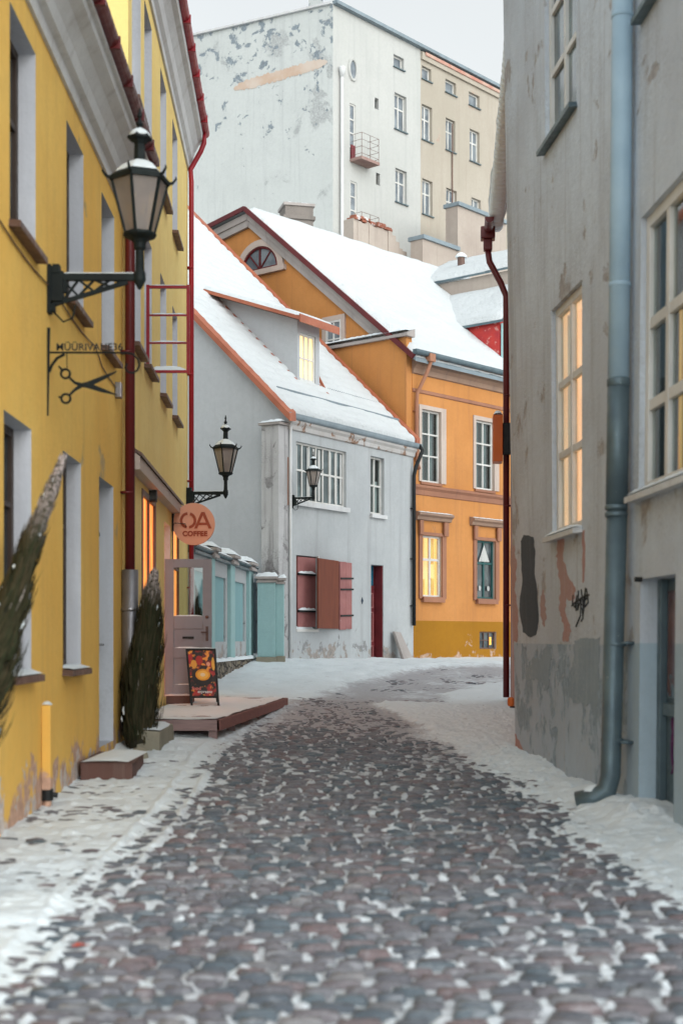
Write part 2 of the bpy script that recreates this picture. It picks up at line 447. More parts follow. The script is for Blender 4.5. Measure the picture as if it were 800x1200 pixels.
def window(F, h, parent, frame='white_paint', glass='glass', cols=2, rows=(.5,), fw=.07, mw=.045, at=None, sill=None,
           sill_out=.07, sill_snow=False, curtain=None, curtain_part=None, room=None, bars=0, sill_h=.05, name='window'):
    a, b, c, d, dp = h[:5]
    at = dp if at is None else at                 # depth of the frame's back
    o0, o1 = -at + .002, -at + .065
    mb = MB()
    mb.box(F, a + .002, a + fw, o0, o1, c + .002, d - .002); mb.box(F, b - fw, b - .002, o0, o1, c + .002, d - .002)
    mb.box(F, a + fw, b - fw, o0, o1, c + .002, c + fw); mb.box(F, a + fw, b - fw, o0, o1, d - fw, d - .002)
    iw = b - a - 2 * fw; ih = d - c - 2 * fw
    ue = []
    for i in range(1, cols):
        u = a + fw + iw * i / cols
        w = mw if not bars else mw * .6
        mb.box(F, u - w / 2, u + w / 2, o0 + .004, o1 - .004, c + fw, d - fw); ue.append((u - w / 2, u + w / 2))
    edges = [a + fw] + [x for p in ue for x in p] + [b - fw]
    for r in rows:
        z = c + fw + ih * r
        for x0, x1 in zip(edges[0::2], edges[1::2]):
            mb.box(F, x0, x1, o0 + .008, o1 - .008, z - mw / 2, z + mw / 2)
    w = mb.build(name, M[frame], parent, bevel=.006)
    g = MB(); op = o0 + .025
    g.box(F, a + fw - .01, b - fw + .01, op - .006, op, c + fw - .01, d - fw + .01)
    g.build('pane', M[glass], w)
    if room:
        q = MB(); q.quad(F.w(a, -at - .28, c), F.w(b, -at - .28, c), F.w(b, -at - .28, d), F.w(a, -at - .28, d))
        q.quad(F.w(a, -at, c), F.w(a, -at - .28, c), F.w(a, -at - .28, d), F.w(a, -at, d))
        q.quad(F.w(b, -at, c), F.w(b, -at - .28, c), F.w(b, -at - .28, d), F.w(b, -at, d))
        q.quad(F.w(a, -at, c), F.w(b, -at, c), F.w(b, -at - .28, c), F.w(a, -at - .28, c))
        q.quad(F.w(a, -at, d), F.w(b, -at, d), F.w(b, -at - .28, d), F.w(a, -at - .28, d))
        q.build('interior', M[room], w)
    if curtain:
        for (f0, f1, z0f, z1f) in (curtain_part or [(0, 1, 0, 1)]):
            q = MB(); n = max(6, int((f1 - f0) * (b - a) / .03)); pts = []
            for i in range(n + 1):
                f = f0 + (f1 - f0) * i / n; u = a + fw + iw * f
                pts.append((u, -at - .05 - .02 * math.sin(i * 1.1) - .012 * math.sin(i * .37)))
            for (ua, oa), (ub, ob) in zip(pts, pts[1:]):
                za, zb = c + fw + ih * z0f, c + fw + ih * z1f
                q.quad(F.w(ua, oa, za), F.w(ub, ob, za), F.w(ub, ob, zb), F.w(ua, oa, zb))
            q.build('curtain', M[curtain], w, smooth=True)
    if sill:
        s = MB(); s.hexa([F.w(a - .05, -at + .07, c - sill_h), F.w(b + .05, -at + .07, c - sill_h), F.w(b + .05, sill_out, c - sill_h - .015), F.w(a - .05, sill_out, c - sill_h - .015),
                          F.w(a + .0, -at + .07, c + .012), F.w(b - .0, -at + .07, c + .012), F.w(b + .05, sill_out, c - .012), F.w(a - .05, sill_out, c - .012)])
        so = s.build('sill', M[sill], w, bevel=.006)
        if sill_snow:
            snow_strip(F, a + .01, b - .01, -at + .07, sill_out - .005, c - .002, .035, w, 'sill_snow')
    return w

def snow_strip(F, u0, u1, o0, o1, z, h, parent, name='snow_cap', mat='snow', nu=None, lumpy=.5):
    """a soft uneven layer of snow lying on a ledge"""
    n = nu or max(4, int(abs(u1 - u0) / .07)); k = 4
    mb = MB(); P = []; rnd = random.Random(int((u0 * 13 + z * 7 + o0) * 1000))
    hs = [1 + lumpy * (rnd.random() - .6) for _ in range(n + 1)]
    for i in range(n + 1):
        e = min(1, min(i, n - i) / 1.5 + .25)
        for j in range(k + 1):
            f = j / k; y = (4 * f * (1 - f)) ** .4 if 0 < j < k else 0.0
            P.append(F.w(u0 + (u1 - u0) * i / n, o0 + (o1 - o0) * f, z + h * hs[i] * e * y + .001))
    fs = [(i * (k + 1) + j, i * (k + 1) + j + 1, (i + 1) * (k + 1) + j + 1, (i + 1) * (k + 1) + j) for i in range(n) for j in range(k)]
    mb.add(P, fs)
    return mb.build(name, M[mat], parent, smooth=True, fixn=False)

def snow_roof(pts, h, parent, name='roof_snow', mat='roof_snow', nu=40, nv=26, edge=.09, seed=1, ribs=0.0, amp=.5):
    """thick snow on a sloping quad pts = [eave a, eave b, top b, top a]; soft uneven rim"""
    A, B, C_, D = [np.array(p, float) for p in pts]
    nrm = np.cross(B - A, D - A); nrm /= np.linalg.norm(nrm)
    if nrm[2] < 0: nrm = -nrm
    fu = np.linspace(0, 1, nu + 1); fv = np.linspace(0, 1, nv + 1)
    U, Vv = np.meshgrid(fu, fv, indexing='ij')
    P = ((A[None, None] * (1 - U)[..., None] + B * U[..., None]) * (1 - Vv)[..., None] + (D * (1 - U)[..., None] + C_ * U[..., None]) * Vv[..., None])
    L = np.linalg.norm(B - A); Hh = np.linalg.norm(D - A)
    eu = np.minimum(U, 1 - U) * L; ev = np.minimum(Vv, 1 - Vv) * Hh
    rim = np.clip(np.minimum(eu, ev) / edge, 0, 1) ** .5
    nz = fbm(U * L * 1.3 + seed * 5, Vv * Hh * 1.3, seed)
    T = h * rim * (1 - amp * .5 + amp * nz)
    if ribs: T = T + ribs * np.abs(np.sin(Vv * Hh / .33 * math.pi)) * rim
    wob = (vnoise(U * L * 3 + 4, U * 0 + seed, seed) - .5) * .05 * (Vv < .001)
    P = P + nrm * (T + .004)[..., None] - np.array([0, 0, 1.0]) * wob[..., None]
    V = P.reshape(-1, 3); k = nv + 1
    fs = [(i * k + j, i * k + j + 1, (i + 1) * k + j + 1, (i + 1) * k + j) for i in range(nu) for j in range(nv)]
    mb = MB(); mb.add([tuple(p) for p in V], fs)
    return mb.build(name, M[mat], parent, smooth=True, fixn=False)

def brackets(mb, F, u, zs, o, r):
    for z in zs:
        mb.box(F, u - r - .02, u + r + .02, 0.001, o + r * .6, z - .012, z + .012)

# ================================================================== LEFT: near yellow house
NL = Frame((-2.226, 0.0), (-29 / FPX, 1.0))
nl = thing('yellow_house', 'mustard yellow house nearest on the left with grey reveals, white cornice and dark red gutter', 'house', (-2.6, 10, gz(-2.5, 10)))
yE = NL.uy(16.34)
def nlw(px, w): b = NL.u(px); return b - w, b
H = EYE
hU = [(*nlw(42, .95), H + 3.04, H + 4.63, .2), (*nlw(98, .92), H + 3.04, H + 4.62, .2), (*nlw(134, .92), H + 3.04, H + 4.63, .2),
      (NL.uy(7.6), NL.uy(8.5), H + 3.04, H + 4.63, .2)]
hG = [(*nlw(37, .98), H - .27, H + 1.63, .2), (*nlw(95, .95), H - .27, H + 1.65, .2), (NL.uy(7.7), NL.uy(8.6), H - .27, H + 1.63, .2)]
dC = (*nlw(133, 1.02), H - 1.12, H + 1.66, .22)
mb = MB()
wall(mb, NL, NL.uy(7.3), yE, -.3, H + 4.9, hU + hG + [dC], 0, 1)
mb.quad(NL.w(yE, 0, -.3), NL.w(yE, -6, -.3), NL.w(yE, -6, H + 5.4), NL.w(yE, 0, H + 5.4))
mb.quad(NL.w(NL.uy(7.3), 0, -.3), NL.w(NL.uy(7.3), -6, -.3), NL.w(NL.uy(7.3), -6, H + 5.4), NL.w(NL.uy(7.3), 0, H + 5.4))
mb.quad(NL.w(NL.uy(7.3), -6, -.3), NL.w(yE, -6, -.3), NL.w(yE, -6, H + 5.4), NL.w(NL.uy(7.3), -6, H + 5.4))
mb.build('wall', [M['yellow'], M['reveal']], nl)
mb = MB()
cz = H + 4.88
mb.sweep(NL, NL.uy(7.3), yE, [(-.2, cz), (.03, cz), (.045, cz + .1), (.10, cz + .13), (.13, cz + .22), (.20, cz + .33), (.29, cz + .40), (.30, cz + .46), (.335, cz + .47), (.335, cz + .56), (-.2, cz + .56)])
mb.build('cornice', M['cornice'], nl)
gut = MB()
gp = [(.34 + .085 * math.cos(a), cz + .60 + .085 * math.sin(a)) for a in [math.pi + math.pi * i / 8 for i in range(9)]]
gut.sweep(NL, NL.uy(7.3), yE, gp + [(.42, cz + .61), (.26, cz + .61)])
for k in range(14):
    u = NL.uy(4 + k * .9)
    if u < yE: gut.box(NL, u - .02, u + .02, .235, .435, cz + .505, cz + .62)
gut.build('gutter', M['wine'], nl)
r0 = [NL.w(NL.uy(7.3), .40, cz + .60), NL.w(yE, .40, cz + .60), NL.w(yE, -4.2, cz + 3.6), NL.w(NL.uy(7.3), -4.2, cz + 3.6)]
rf = MB(); rf.slab(r0, (0, 0, -.06)); ro = rf.build('roof', M['wine'], nl)
snow_roof([NL.w(NL.uy(7.3), .36, cz + .605), NL.w(yE - .02, .36, cz + .605), NL.w(yE - .02, -4.2, cz + 3.605), NL.w(NL.uy(7.3), -4.2, cz + 3.605)], .1, ro)
for h in hU: window(NL, h, nl, 'brown_frame', 'glass', 2, (.62,), at=.2, sill='sill_brown', sill_out=.09)
for h in hG: window(NL, h, nl, 'brown_frame', 'glass', 2, (.7,), at=.2, sill='sill_brown', sill_out=.1, sill_snow=True)
d = MB(); a, b, c, e, dp = dC
d.box(NL, a + .004, b - .004, -dp + .003, -dp + .06, c + .01, e - .55)
d.box(NL, a + .004, b - .004, -dp + .006, -dp + .075, e - .55, e - .50)
for z in (c + .15, c + .95, c + 1.45): d.box(NL, a + .12, b - .12, -dp + .06, -dp + .085, z, z + .38)
do = d.build('door', M['teal_door'], nl, bevel=.008)
d = MB(); d.box(NL, a + .01, b - .01, -dp + .005, -dp + .03, e - .5, e - .005); d.build('transom_pane', M['glass'], do)
d = MB(); d.tube([NL.w(b - .12, -dp + .06, c + 1.05), NL.w(b - .12, -dp + .13, c + 1.05), NL.w(b - .24, -dp + .13, c + 1.05)], .012); d.build('handle', M['steel'], do)
# downpipe at the end of the house
pu = NL.u(152) ; pz = H + (HY - 670) / FPX * 16.25
dpm = MB()
zt = cz + .56
P = NL.w(yE - .12, .34, zt), NL.w(yE - .12, .33, zt - .15), NL.w(yE - .12, .14, zt - .62), NL.w(yE - .12, .10, zt - .8), NL.w(yE - .12, .10, pz)
dpm.tube(P, .056, 12)
brackets(dpm, NL, yE - .12, [pz + .9 + 1.6 * i for i in range(3)], .10, .06)
dpm.build('downpipe', M['wine'], nl, smooth=True)
dpm = MB(); gb = gz(-2.4, 16.2)
dpm.tube([NL.w(yE - .12, .10, pz + .02), NL.w(yE - .12, .10, gb + .12), NL.w(yE - .10, .22, gb + .02)], .095, 14)
dpm.lathe(NL.w(yE - .12, .10, pz - .45), [(.1, 0), (.104, .01), (.104, .03), (.1, .04)], 14)
dpm.build('lower_downpipe', M['steel'], nl, smooth=True)

# ================================================================== LEFT: taller yellow house with the coffee shop
SL = Frame((-1.91, 0.0), (-55 / FPX, 1.0))
sl = thing('yellow_house', 'taller pale yellow house past the first downpipe, with bright red gutter and the coffee shop', 'house', (-2.6, 20, gz(-2.6, 20)))
s0, s1 = SL.uy(16.36), SL.uy(25.5)
def slw(px, w): b = SL.u(px); return b - w, b
hs = []
for px in (165, 178, 195, 208): hs.append((*slw(px, .95), H + 3.5, H + 5.22, .18))
for px in (165, 178, 195, 208): hs.append((*slw(px, .95), H + 6.4, H + 8.15, .18))
wS = (SL.u(166), SL.u(182), H - .35, H + 1.88, .05)
dS = (SL.u(192.5), SL.u(199.5), H - .86, H + 1.72, .3)
wS2 = (SL.u(202), SL.u(209), H - .8, H + 1.8, .05)
mb = MB()
wall(mb, SL, s0, s1, -.3, H + 8.4, hs + [wS, dS, wS2], 0, 1)
Ez = H + 9.0
mb.quad(SL.w(s1, 0, -.3), SL.w(s1, -7, -.3), SL.w(s1, -7, Ez), SL.w(s1, 0, Ez))
mb.quad(SL.w(s0, 0, -.3), SL.w(s0, -7, -.3), SL.w(s0, -7, Ez), SL.w(s0, 0, Ez))
mb.quad(SL.w(s0, -7, -.3), SL.w(s1, -7, -.3), SL.w(s1, -7, Ez), SL.w(s0, -7, Ez))
mb.build('wall', [M['yellow_far'], M['reveal']], sl)
cz2 = H + 8.38
mb = MB(); mb.sweep(SL, s0, s1, [(-.2, cz2), (.03, cz2), (.04, cz2 + .1), (.09, cz2 + .16), (.12, cz2 + .3), (.20, cz2 + .45), (.27, cz2 + .5), (.28, cz2 + .62), (-.2, cz2 + .62)])
mb.build('cornice', M['cornice'], sl)
gut = MB(); gp = [(.30 + .085 * math.cos(a), cz2 + .70 + .085 * math.sin(a)) for a in [math.pi + math.pi * i / 8 for i in range(9)]]
gut.sweep(SL, s0, s1 + .1, gp + [(.385, cz2 + .71), (.215, cz2 + .71)])
for k in range(9): u = s0 + .4 + k; gut.box(SL, u - .02, u + .02, .20, .40, cz2 + .60, cz2 + .72)
gut.build('gutter', M['red'], sl)
rf = MB(); rf.slab([SL.w(s0, .33, cz2 + .68), SL.w(s1 + .05, .33, cz2 + .68), SL.w(s1 + .05, -4, cz2 + 3.4), SL.w(s0, -4, cz2 + 3.4)], (0, 0, -.06)); ro = rf.build('roof', M['red'], sl)
snow_roof([SL.w(s0, .30, cz2 + .69), SL.w(s1, .30, cz2 + .69), SL.w(s1, -4, cz2 + 3.41), SL.w(s0, -4, cz2 + 3.41)], .1, ro)
for h in hs: window(SL, h, sl, 'white_paint', 'glass', 2, (.6,), at=.18, sill='sill_brown', sill_out=.1)
sw = window(SL, wS, sl, 'sill_brown', 'lit_orange', 2, (), at=.05, fw=.08)
sw = window(SL, wS2, sl, 'sill_brown', 'lit_orange', 1, (.75,), at=.05, fw=.06)
q = MB(); a, b, c, e, dp = dS
q.quad(SL.w(a, -dp, c), SL.w(b, -dp, c), SL.w(b, -dp, e), SL.w(a, -dp, e)); q.build('doorway_light', M['lit_orange'], sl)
dpm = MB(); x = s1 - .14
dpm.tube([SL.w(x, .30, cz2 + .62), SL.w(x, .30, cz2 + .45), SL.w(x, .24, cz2 + .30), SL.w(x, .06, cz2 - .02), SL.w(x, 0, cz2 - .2), SL.w(x, .01, gz(-2.7, 25.3) + .15)][:4] +
         [SL.w(x, .075, cz2 - .25), SL.w(x, .075, gz(-2.75, 25.3) + .15)], .045, 10)
brackets(dpm, SL, x, [2.5 + 1.9 * i for i in range(4)], .075, .05)
dpm.build('downpipe', M['red'], sl, smooth=True)
# canopy board over the shop front
cn = MB(); cu0, cu1 = s0 + .05, SL.u(204.5)
cn.sweep(SL, cu0, cu1, [(0.001, H + 1.95), (.13, H + 1.95), (.13, H + 2.10), (0.001, H + 2.19)])
co = cn.build('shop_fascia', M['beige_reveal'], sl)
cn = MB(); cn.sweep(SL, cu0, cu1, [(0.001, H + 2.195), (.15, H + 2.105), (.15, H + 2.145), (0.001, H + 2.235)]); cn.build('fascia_flashing', M['sill_brown'], co)
# open shop door
DY = 21.35; dx0, dx1 = -207 / FPX * DY, -152 / FPX * DY
dz0, dz1 = H + (HY - 814) / FPX * DY, H + (HY - 655) / FPX * DY
DF = Frame((dx0, DY), (1.0, .05), (0.05, -1.0)); W = dx1 - dx0; st = .135
dm = MB()
def D(y): return H + (HY - y) / FPX * DY
dm.box(DF, 0, st, -.045, 0, dz0, dz1); dm.box(DF, W - st, W, -.045, 0, dz0, dz1)
for za, zb in ((D(814), D(802)), (D(771), D(759)), (D(737), D(722)), (D(665), dz1)): dm.box(DF, st, W - st, -.044, -.001, za, zb)
for za, zb in ((D(802), D(771)), (D(759), D(737))):
    dm.box(DF, st, W - st, -.036, -.012, za, zb)
dr = dm.build('open_door', M['door_grey'], sl, bevel=.005)
q = MB(); q.box(DF, st - .005, W - st + .005, -.026, -.02, D(722.5), D(664.5)); q.build('pane', M['clear'], dr)
q = MB(); q.box(DF, W * .38, W * .62, -.011, .004, D(748.5), D(746)); q.build('mail_slot', M['black_paint'], dr)
q = MB(); q.box(DF, W - .09, W - .05, .001, .012, D(751), D(734)); q.tube([DF.w(W - .07, .01, D(741)), DF.w(W - .07, .06, D(741)), DF.w(W - .16, .06, D(741))], .011)
q.build('handle', M['sill_brown'], dr)
q = MB(); q.lathe(DF.w(W - .07, .0, D(723)), [(.02, -.02), (.03, 0), (.02, .02)], 8); q.build('lock', M['sill_brown'], dr)
for y in (722, 759.5, 802.5): snow_strip(DF, st + .01, W - st - .01, -.014, 0.0, D(y), .018, dr, 'ledge_snow')
# step below the open door
q = MB(); q.box(DF, .0, .42, -.5, .0 + .15, D(824.5), D(815)); q.build('doorstep', M['step_brown'], sl, bevel=.01)
snow_strip(DF, .01, .41, -.45, .13, D(815), .03, sl, 'step_snow')

# ================================================================== lanterns (one built, two copied)
def make_lantern():
    t = thing('wall_lantern', 'large dark iron lantern on the near yellow wall above the scissors sign', 'lantern', (0, 0, 0), 'iron wall lanterns')
    L = .76
    b = MB()
    b.box(WORLD, 0, .03, -.05, .05, -.30, .10)
    b.bar((0, 0, 0), (L, 0, 0), .05, .055); b.bar((0.02, 0, -.235), (L - .1, 0, -.04), .032, .032)
    xs = [.12 + .13 * i for i in range(5)]
    for i, x0 in enumerate(xs[:-1]):
        def zl(x): return -.235 + (x - .02) / (L - .12) * .195
        b.bar((x0, 0, -.02), (xs[i + 1], 0, zl(xs[i + 1]) + .01), .018); b.bar((x0, .012, zl(x0) + .01), (xs[i + 1], .012, -.02), .018)
    b.tube([(.05 + .06 * math.cos(k), 0.0, -.09 + .06 * math.sin(k)) for k in np.linspace(0, 6.28, 15)[:-1]], .014, 6, closed=True)
    b.tube([(.12 + .035 * math.cos(k), .015, -.14 + .035 * math.sin(k)) for k in np.linspace(0, 6.28, 13)[:-1]], .012, 6, closed=True)
    b.box(WORLD, .03, .13, -.035, .035, -.2, .045); b.box(WORLD, .03, .16, -.02, .02, -.13, .03); b.box(WORLD, .045, .10, -.045, .045, .03, .10); b.box(WORLD, .03, .065, -.04, .04, .028, .085); b.box(WORLD, .03, .06, -.035, .035, -.285, -.235)
    b.tube([(.04, .03, -.28), (.12, .04, -.36), (.2, .03, -.33), (.22, .03, -.22)], .008, 6)
    b.build('bracket', M['black'], t)
    p = MB(); c = (L, 0, 0)
    p.lathe(c, [(.012, -.10), (.035, -.06), (.05, -.03), (.05, .03), (.038, .06), (.034, .22), (.05, .24), (.05, .28), (.07, .31), (.125, .33), (.14, .345), (.14, .36)], 12)
    p.build('post', M['black'], t, smooth=False)
    n = 6; z0, z1, r0_, r1 = .36, .80, .115, .235
    g = MB()
    ang = [2 * math.pi * (j + .35) / n for j in range(n)]
    for j in range(n):
        a, a2 = ang[j], ang[(j + 1) % n]
        q = lambda r, a, z: (L + r * math.cos(a), r * math.sin(a), z)
        g.quad(q(r0_, a, z0), q(r0_, a2, z0), q(r1, a2, z1), q(r1, a, z1))
    g.build('glass', M['lantern_glass'], t)
    f = MB()
    for j in range(n):
        a, a2 = ang[j], ang[(j + 1) % n]
        q = lambda r, a, z: (L + r * math.cos(a), r * math.sin(a), z)
        f.bar(q(r0_ + .004, a, z0 - .01), q(r1 + .004, a, z1), .022, .018)
        f.bar(q(r0_ + .004, a, z0), q(r0_ + .004, a2, z0), .02); f.bar(q(r1 + .006, a, z1), q(r1 + .006, a2, z1), .03, .035)
        f.tube([q(r1, a, z1), q(r1 + .045, a, z1 + .012), q(r1 + .075, a, z1 + .05), q(r1 + .07, a, z1 + .07)], [.016, .013, .010, .004], 6)
    f.lathe((L, 0, 0), [(.05, z0), (.03, z0 + .1), (.03, z0 + .16), (.02, z0 + .17)], 8)
    f.build('lantern_frame', M['black'], t)
    r = MB()
    rp = [(r1 + .02, z1 + .012), (r1 - .03, z1 + .055), (.15, z1 + .105), (.085, z1 + .145), (.05, z1 + .165), (.045, z1 + .30), (.07, z1 + .33), (.105, z1 + .345), (.105, z1 + .36), (.07, z1 + .40), (.04, z1 + .43),
          (.02, z1 + .45), (.035, z1 + .47), (.02, z1 + .495), (.012, z1 + .52), (.022, z1 + .535), (.006, z1 + .60)]
    r.lathe((L, 0, 0), [(r1, z1 + .008)] + rp, n, rot=ang[0]); ro = r.build('cap', M['black'], t)
    s = MB(); s.lathe((L, 0, 0), [(r1 - .03, z1 + .058), (r1 - .045, z1 + .078), (.15, z1 + .118), (.085, z1 + .155), (.05, z1 + .168)], n, rot=ang[0]); s.build('snow_cap', M['snow'], ro, bevel=.008)
    s = MB(); s.lathe((L, 0, 0), [(.095, z1 + .362), (.09, z1 + .38), (.06, z1 + .415), (.03, z1 + .435)], 10); s.build('snow_cap', M['snow'], ro, smooth=True)
    s = MB(); s.box(WORLD, .14, L - .05, -.02, .02, .028, .036); s.build('arm_snow', M['snow'], t)
    return t
lan = make_lantern()
lz = 2.226 / (371 - 56.5); LY = lz * FPX
lan.location = (NL.w(NL.uy(LY), 0, 0)[0], LY, H + (HY - 325) * lz)
l2 = copy_tree(lan); l2['label'] = 'iron lantern with pinkish glass above the round coffee sign'
u2 = SL.u(218.5); y2 = SL.w(u2, 0, 0)[1]
l2.location = (SL.w(u2, 0, 0)[0], y2, H + (HY - 578) / FPX * y2); l2.rotation_euler = (0, 0, math.radians(-4))
l2.scale = (.92, .98, .98)
# ================================================================== things on and beside the yellow houses
# scissors sign
ss = thing('scissors_sign', 'black iron bracket sign with hanging scissors and street name lettering', 'sign', (NL.w(NL.uy(lz * FPX), 0, 0)[0], LY, H + 2.2))
SF = Frame((NL.w(NL.uy(LY), 0, 0)[0], LY - .03), (1.0, 0.0), (0, -1.0))     # u from the wall to the street
def sp(px, py):
    y = LY - .03; return ((px - HX) / FPX * y - SF.o[0], H + (HY - py) / FPX * y)
def spw(px, py, o=0.0): u, z = sp(px, py); return SF.w(u, o, z)
b = MB()
b.bar(spw(57.5, 384), spw(55.5, 487), .022, .022)
b.tube([spw(57, 413), spw(148, 413.5), spw(156, 415), spw(162, 421), spw(163.5, 428), spw(161, 434), spw(156, 437), spw(150, 436), spw(147, 431), spw(149, 426)], .009, 6)
b.tube([spw(58, 436), spw(61, 428), spw(67, 420), spw(76, 415)], .012, 6)
b.tube([spw(78.5, 414), spw(79, 433)], .004, 5)
b.build('bracket', M['black'], ss)
s = MB()
for cx, cy in ((77, 438), (77.5, 467)):
    s.tube([spw(cx + 5.3 * math.cos(k), cy + 5.3 * math.sin(k)) for k in np.linspace(0, 6.283, 17)[:-1]], .0105, 6, closed=True)
s.tube([spw(69, 429), spw(73, 433.5)], [.008, .011], 6); s.tube([spw(69, 465), spw(73, 466)], [.008, .011], 6)
for pts, off in (([(81, 442), (88, 448.5), (97, 451.5), (104, 450), (120, 443), (137, 435)], -.006), ([(82, 463), (88, 457), (97, 451), (104, 452), (120, 457.5), (138, 463)], .006)):
    ws = [.009, .011, .018, .022, .017, .003]
    for i in range(len(pts) - 1):
        (xa, ya), (xb, yb) = pts[i], pts[i + 1]
        ua, za = sp(xa, ya); ub, zb = sp(xb, yb); L = math.hypot(ub - ua, zb - za); nx, nz = -(zb - za) / L, (ub - ua) / L
        wa, wb = ws[i], ws[i + 1]
        q = [SF.w(ua + nx * wa, off - .006, za + nz * wa), SF.w(ub + nx * wb, off - .006, zb + nz * wb), SF.w(ub - nx * wb, off - .006, zb - nz * wb), SF.w(ua - nx * wa, off - .006, za - nz * wa)]
        q2 = [SF.w(ua + nx * wa, off + .006, za + nz * wa), SF.w(ub + nx * wb, off + .006, zb + nz * wb), SF.w(ub - nx * wb, off + .006, zb - nz * wb), SF.w(ua - nx * wa, off + .006, za - nz * wa)]
        s.hexa(q + q2)
s.build('scissors', M['black'], ss)
uc, zc_ = sp(105, 407.0)
text_mesh('lettering', 'MÜÜRIVAHE36', .083, .004, M['black_paint'], ss, lambda x, y, z: SF.w(uc + x * 1.0, z, zc_ + y), bold=.0012, spacing=1.02)

# cable under the windows
cb = MB()
cz_ = H + 2.99
pts = []
for y in np.linspace(6, 16.0, 24): pts.append(NL.w(NL.uy(y), .012, cz_ - .05 - .05 * abs(math.sin(y * 1.3)) - (.12 if y > 14.5 else 0)))
cb.tube(pts, .007, 5)
tag(cb.build('cable', M['sill_brown']), 'thin dark cable running along the yellow wall under the upper windows', 'cable')
jb = MB(); ju = NL.uy(15.75); jb.box(NL, ju - .06, ju + .06, .002, .07, H + 2.66, H + 2.83)
tag(jb.build('junction_box', M['steel'], bevel=.01), 'small grey junction box beside the dark red downpipe', 'junction box')

# yellow utility pipe
yu = NL.u(50); yY = NL.w(yu, 0, 0)[1]; g0 = gz(-2.35, yY)
up = thing('utility_pipe', 'square yellow service duct standing against the yellow wall near the pavement', 'pipe', NL.w(yu, .05, g0))
b = MB(); zt = H + (HY - 826) / FPX * yY; zm = H + (HY - 925) / FPX * yY
b.box(NL, yu - .055, yu + .055, .003, .075, zm, zt); b.build('duct', M['yellow'], up, bevel=.006)
b = MB(); b.tube([NL.w(yu, .04, g0 - .05), NL.w(yu, .04, zm - .08)], .035, 10); b.build('lower_pipe', M['yellow'], up, smooth=True)
b = MB(); b.tube([NL.w(yu, .04, zm - .09), NL.w(yu, .04, zm + .005)], .048, 10); b.tube([NL.w(yu, .04, zm - .04), NL.w(yu + .02, .12, zm - .05)], .022, 8); b.build('valve', M['black_paint'], up)
snow_strip(NL, yu - .055, yu + .055, .003, .075, zt, .03, up)

# brown stone step before the teal door
q = [(-1.93, 13.15), (-2.42, 13.2), (-2.44, 14.45), (-2.0, 14.4)]
st_ = thing('door_step', 'brown stone step with a crust of snow below the teal door', 'step', (-2.2, 13.8, gz(-2.2, 13.8)))
b = MB(); zt = H - 1.15; zb = gz(-2.2, 13.2) - .1
b.slab([(x, y, zb) for x, y in q], (0, 0, zt - zb)); b.build('step_block', M['step_brown'], st_, bevel=.015)
SFm = Frame((-2.42, 13.2), (.02, 1), (1, 0)); snow_strip(SFm, .02, 1.22, .0, .44, zt, .035, st_)

# stone block and round stone beside the deck
sb = thing('stone_block', 'pale rough stone block with snowy top between the tall conifer and the deck', 'stone block', (-2.25, 15.9, gz(-2.2, 15.9)))
b = MB(); y0 = 15.55; zt = H + (HY - 850) / FPX * 16.4
b.hexa([(-2.24, y0, gz(-2.3, y0) - .1), (-1.98, y0, gz(-2, y0) - .1), (-1.95, 16.75, gz(-2, 16.7) - .1), (-2.26, 16.75, gz(-2.4, 16.7) - .1),
        (-2.24, y0 + .03, zt), (-1.99, y0 + .03, zt - .02), (-1.98, 16.75, zt), (-2.26, 16.75, zt)])
b.build('block', M['stone'], sb, bevel=.02)
snow_strip(Frame((-2.23, y0 + .05), (0, 1), (1, 0)), 0, 1.1, 0, .24, zt - .01, .04, sb)
rs = MB(); c = (-2.11, 14.85, gz(-2.1, 14.85)); rs.lathe(c, [(.09, -.05), (.10, .03), (.085, .09), (.05, .125), (.01, .135)], 14)
tag(rs.build('round_stone', M['stone'], smooth=True), 'small round stone at the foot of the pale stone block', 'stone')

